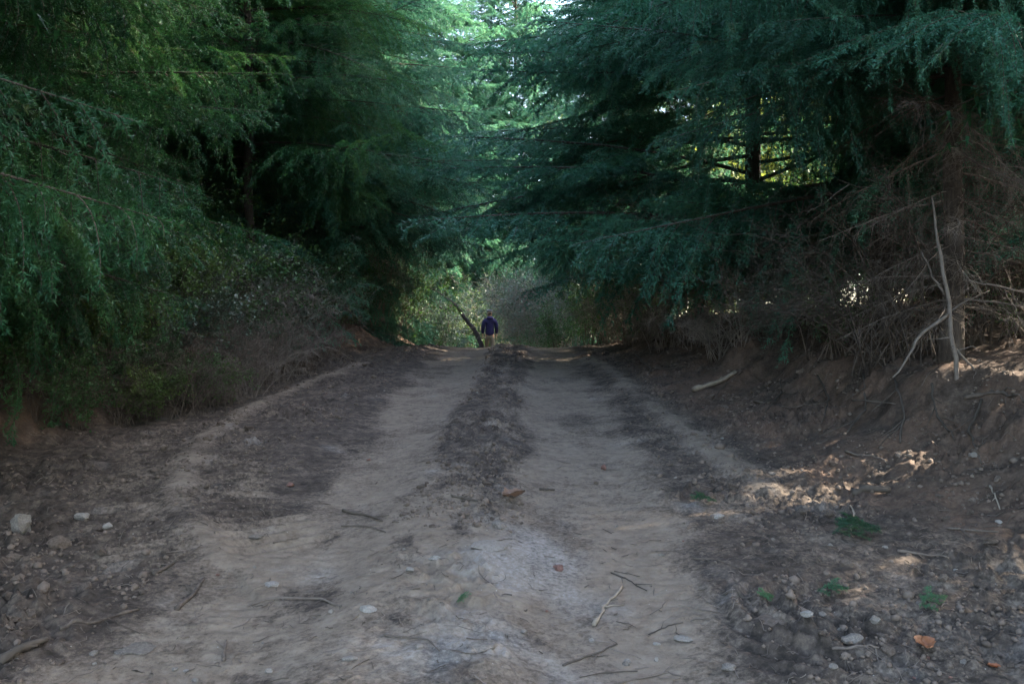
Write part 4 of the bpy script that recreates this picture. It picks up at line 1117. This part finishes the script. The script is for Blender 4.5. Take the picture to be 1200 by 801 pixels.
for i in range(110):
    y = 3.4 + 9 * rp.random() ** 1.6; x = rp.uniform(-0.62, 0.62) * y * (0.9 if y < 5 else 1)
    if not (base_left(y) < x < base_right(y) + 0.4): continue
    s = rp.uniform(0.008, 0.022)
    o = link('pebble', PEB[i % 5], None, (x, y, gz(x, y) + s * 0.2), (0, 0, rp.uniform(0, 6)), (s, s * rp.uniform(.6, 1), s))
    tag(o, 'small pebble lying loose on the dirt track', 'pebble', 'small pebbles loose on the track')

# clods of churned earth
CL = [rock_mesh(300 + i, 2, 0.55, 0.62) for i in range(6)]
for m_ in CL: m_.name = 'clod'; m_.materials.append(M['clod'])
def clod_spots(n, rng, y0, y1):
    out = []
    while len(out) < n:
        y = np.exp(rng.uniform(np.log(y0), np.log(y1), 400)); x = rng.uniform(-0.64, 0.64, 400) * y
        xr = x - xc(y)
        l = (xr < -1.5) & (x > base_left(y) - 0.3); c = (np.abs(xr) < 0.42) & (y > 5.3); r = (xr > 1.45) & (x < base_right(y) + 2.0)
        w = np.where(l, 0.75, 0) + np.where(c, 1.0, 0) + np.where(r, 0.55, 0)
        w *= sstep(-0.25, 0.3, fbm(x * 1.4, y * 1.1, 2, 15)) + 0.1
        k = rng.random(400) < w
        out += list(zip(x[k], y[k]))
    return np.array(out[:n])
rng = np.random.default_rng(5)
for i, (x, y) in enumerate(clod_spots(170, rng, 3.5, 11)):
    s = rng.uniform(0.018, 0.045) * (1 if y < 8 else 1.25)
    o = link('clod', CL[i % 6], None, (x, y, gz(x, y) + s * 0.15), (rng.uniform(-.4, .4), rng.uniform(-.4, .4), rng.uniform(0, 6)), (s, s * rng.uniform(.6, 1), s))
    tag(o, 'dark clod of earth lying on the churned part of the track', 'clod', 'clods of earth churned up by wheels')
crumb = [rock_mesh(320 + i, 1, 0.5, 0.7) for i in range(4)]
def mesh_arr(me):
    v = np.empty(len(me.vertices) * 3, np.float32); me.vertices.foreach_get('co', v)
    f = np.array([p.vertices[:] for p in me.polygons])
    return v.reshape(-1, 3), f
CA = [mesh_arr(m_) for m_ in crumb]
sp = clod_spots(6500, rng, 3.3, 20)
zz = terrain(sp[:, 0], sp[:, 1])
G = Geo()
for k in range(4):
    v, f = CA[k]; q = sp[k::4]; n = len(q)
    s = rng.lognormal(math.log(0.0085), 0.45, n) * (1 + q[:, 1] * 0.05); a = rng.uniform(0, 6.28, n)
    c_, s_ = np.cos(a), np.sin(a)
    X = (v[None, :, 0] * c_[:, None] - v[None, :, 1] * s_[:, None] * 0.75) * s[:, None] + q[:, 0:1]
    Y = (v[None, :, 0] * s_[:, None] + v[None, :, 1] * c_[:, None] * 0.75) * s[:, None] + q[:, 1:2]
    Z = v[None, :, 2] * s[:, None] + zz[k::4][:, None] + 0.2 * s[:, None]
    G.add(np.stack([X, Y, Z], -1), (np.arange(n)[:, None, None] * len(v) + f[None]).reshape(-1, 3))
tag(link('earth_crumbs', G.mesh('earth_crumbs', M['clod'])), 'loose earth crumbs strewn over the churned strips', kind='stuff')
# fine twig and needle litter
N = 4200
y = np.exp(rng.uniform(np.log(3.3), np.log(18), N)); x = rng.uniform(-0.66, 0.66, N) * y
xr = x - xc(y); k = (x > base_left(y) - 2) & (x < base_right(y) + 2.5) & ((np.abs(xr) > 1.3) | (rng.random(N) < 0.45))
x, y = x[k], y[k]; N = len(x)
a = rng.uniform(0, 6.28, N); l = rng.lognormal(math.log(0.05), 0.55, N); q = np.linspace(-.5, .5, 4)
P = np.zeros((N, 4, 3)); P[:, :, 0] = x[:, None] + np.cos(a)[:, None] * l[:, None] * q; P[:, :, 1] = y[:, None] + np.sin(a)[:, None] * l[:, None] * q
P[:, :, :2] += rng.normal(0, 0.08, (N, 4, 2)) * l[:, None, None]
P[:, :, 2] = terrain(P[:, :, 0], P[:, :, 1]) + 0.003 + rng.uniform(0, 0.008, (N, 1))
for mt, sl_, nm, lab in (('twig', slice(0, None, 2), 'twig_litter', 'dark needle and twig litter scattered on the soil'), ('dead', slice(1, None, 2), 'twig_litter', 'pale twig scraps scattered on the soil')):
    G = Geo(); p = P[sl_]; G.tubes(p, rng.uniform(0.0012, 0.0032, (len(p), 1)) * np.array([[1, 1, .9, .6]]), 3)
    tag(link(nm, G.mesh(nm, M[mt])), lab, kind='stuff')

# fallen fir sprigs
def sprig_mesh(seed, L=0.34, n=9):
    rng = np.random.default_rng(seed); wood, lf = Geo(), Geo(); q = np.linspace(0, 1, 7)
    Ps = []
    main = np.stack([L * q, 0.03 * np.sin(3 * q), 0.02 + 0.05 * np.sin(q * 3)], -1); Ps.append(main)
    for i in range(n):
        u = 0.08 + 0.85 * i / n; sg = 1 if i % 2 else -1
        b = np.array([np.interp(u, q, main[:, k]) for k in range(3)]); a = sg * R(48) + rng.normal(0, 0.2); l = L * (0.55 - 0.35 * u) * rng.uniform(0.7, 1.15)
        P = b + np.stack([l * q * math.cos(a), l * q * math.sin(a), l * (0.35 * q - 0.4 * q ** 2) + 0.02 * q * rng.normal()], -1); Ps.append(P)
        for j in range(5):
            k = 1 + j; a2 = a + (1 if j % 2 else -1) * R(45); l2 = l * 0.34 * rng.uniform(.6, 1.1)
            Ps.append(P[k] + np.stack([l2 * q * math.cos(a2), l2 * q * math.sin(a2), l2 * rng.uniform(-.1, .35) * q], -1))
    Ps = np.array(Ps); wood.tubes(Ps, 0.0022 * (1 - 0.7 * q)[None] * np.ones((len(Ps), 1)), 4)
    Ln = np.linalg.norm(Ps[:, -1] - Ps[:, 0], axis=1); cnt = np.maximum(20, Ln * 900).astype(int)
    idx = np.repeat(np.arange(len(Ps)), cnt); u = rng.random(len(idx)) * 5.999; k = u.astype(int); f = (u - k)[:, None]
    pos = Ps[idx, k] * (1 - f) + Ps[idx, k + 1] * f; t = nrm(Ps[idx, k + 1] - Ps[idx, k]); N = len(idx)
    r_ = rng.normal(0, 1, (N, 3)) * np.array([1, 1, .7]); p = nrm(np.cross(t, nrm(np.cross(r_, t)) + 1e-4))
    d = nrm(t * 0.6 + p * 0.8); w = nrm(np.cross(d, rng.normal(0, .5, (N, 3)) + np.array([0, 0, 1.]))) * 0.0016
    V = np.stack([pos - w, pos + w, pos + d * rng.uniform(.016, .026, (N, 1))], 1)
    lf.add(V.reshape(-1, 3), np.arange(N * 3).reshape(-1, 3))
    return wood.mesh('sprig', M['twig']), lf.mesh('needles', M['fir']), L
SPR = [sprig_mesh(1), sprig_mesh(2, 0.26, 7)]
def sprig(px, py, w, label, k=0, rot=0.0, mat='fir', tilt=0.0):
    x, y = hit(px, py)
    wm, lm, L0 = SPR[k % 2]
    s = w / 1000 * y / L0
    x1, y1 = x - 0.5 * w / 1000 * y * math.cos(rot), y - 0.5 * w / 1000 * y * math.sin(rot)
    zt = gz(x + (x - x1), y + (y - y1)) - gz(x1, y1)
    o = link('fir_sprig', wm, None, (x1, y1, gz(x1, y1) + 0.012), (0.15, -math.atan2(zt, w / 1000 * y), rot), s)
    tag(o, label, 'sprig')
    tag(link('needles', lm, o), kind='stuff')
sprig(1000, 630, 62, 'broken green fir sprig lying on the right verge', 0, 0.35)
sprig(1008, 626, 50, 'second green fir sprig overlapping the broken one on the verge', 5, 2.4)
sprig(896, 706, 30, 'small dark green fir tip low on the right verge', 1, 0.9)
sprig(975, 703, 34, 'flattened fir tip right of the small dark green one', 5, -0.2)
sprig(545, 703, 20, 'tiny green fir tip on the pale centre patch', 0, 0.1)
sprig(825, 592, 30, 'withered fir tip beyond the flat white stone', 5, 2.8)
sprig(1092, 715, 40, 'dusty fir tip above the orange leaf', 1, 0.4)
stick([(997, 622), (996, 597)], .008, 'pale stub sticking up out of the broken fir sprig', 'pale_dead', None, 90)

ROOTS = [([(915, 446), (906, 466), (896, 486)], .012, 'thin root hanging down the scooped right bank'), ([(958, 442), (968, 470), (962, 500)], .014, 'root curving down the right bank below the dark low bush'),
         ([(1012, 440), (1008, 478), (992, 510)], .016, 'root running down the right bank left of the bank fir'), ([(1048, 446), (1062, 480), (1055, 520)], .018, 'thick root down the bank below the bank fir'),
         ([(1092, 452), (1098, 490), (1118, 520)], .014, 'root bending right down the bank under the leaning dead stem'), ([(1150, 470), (1138, 505), (1150, 545)], .014, 'root down the right bank near the frame edge'),
         ([(870, 436), (852, 452), (836, 470)], .010, 'fine root beside the broken log'), ([(745, 418), (756, 432), (752, 446)], .016, 'root at the far end of the right bank')]
for i, (p, r, lab) in enumerate(ROOTS):
    tag(stick(p, r * 0.7, lab, 'twig', None, 300 + i, 3, 'exposed_root'), lab, 'root')

# crumpled orange leaf
M['orange'] = leaf_mat('dead_orange_leaf', [(0.3, (0.22, 0.075, 0.03)), (0.7, (0.30, 0.13, 0.065))], 0.2, scale=20, tint=(1, .8, .6))
M['brown'] = leaf_mat('brown_leaf', [(0.3, (0.10, 0.06, 0.04)), (0.7, (0.19, 0.12, 0.085))], 0.2, scale=20, tint=(1, .8, .6))
def dead_leaf(px, py, w, label, seed, group=None, mat='orange'):
    x, y = hit(px, py); s = w / 1000 * y
    n = 9
    u, v = np.meshgrid(np.linspace(-1, 1, n), np.linspace(-1, 1, n))
    wdt = np.sqrt(np.clip(1 - np.abs(u) ** 1.6, 0, 1)) * (1 - 0.18 * (np.sin(u * 9 + seed) > 0.2))
    X = u * 0.5; Y = v * wdt * 0.32
    Z = 0.12 + 0.22 * np.abs(v * wdt) + 0.10 * perlin(u * 2 + seed, v * 2, 7) + 0.12 * u ** 2
    i = (np.arange(n - 1)[:, None] * n + np.arange(n - 1)[None]).ravel()
    me = mesh_np('dead_leaf', np.stack([X, Y, Z], -1).reshape(-1, 3), [np.stack([i, i + 1, i + n + 1, i + n], -1)], M[mat], smooth=True)
    tag(link('dead_leaf', me, None, (x, y, gz(x, y) + 0.004), (0, 0, seed * 1.3), s), label, 'leaf', group)
dead_leaf(1084, 764, 38, 'crumpled orange dead leaf low on the right verge', 1)
dead_leaf(1165, 790, 14, 'small orange leaf scrap at the bottom right corner', 2)
dead_leaf(602, 588, 36, 'rusty brown leaf at the end of the churned centre strip', 3, None, 'brown')
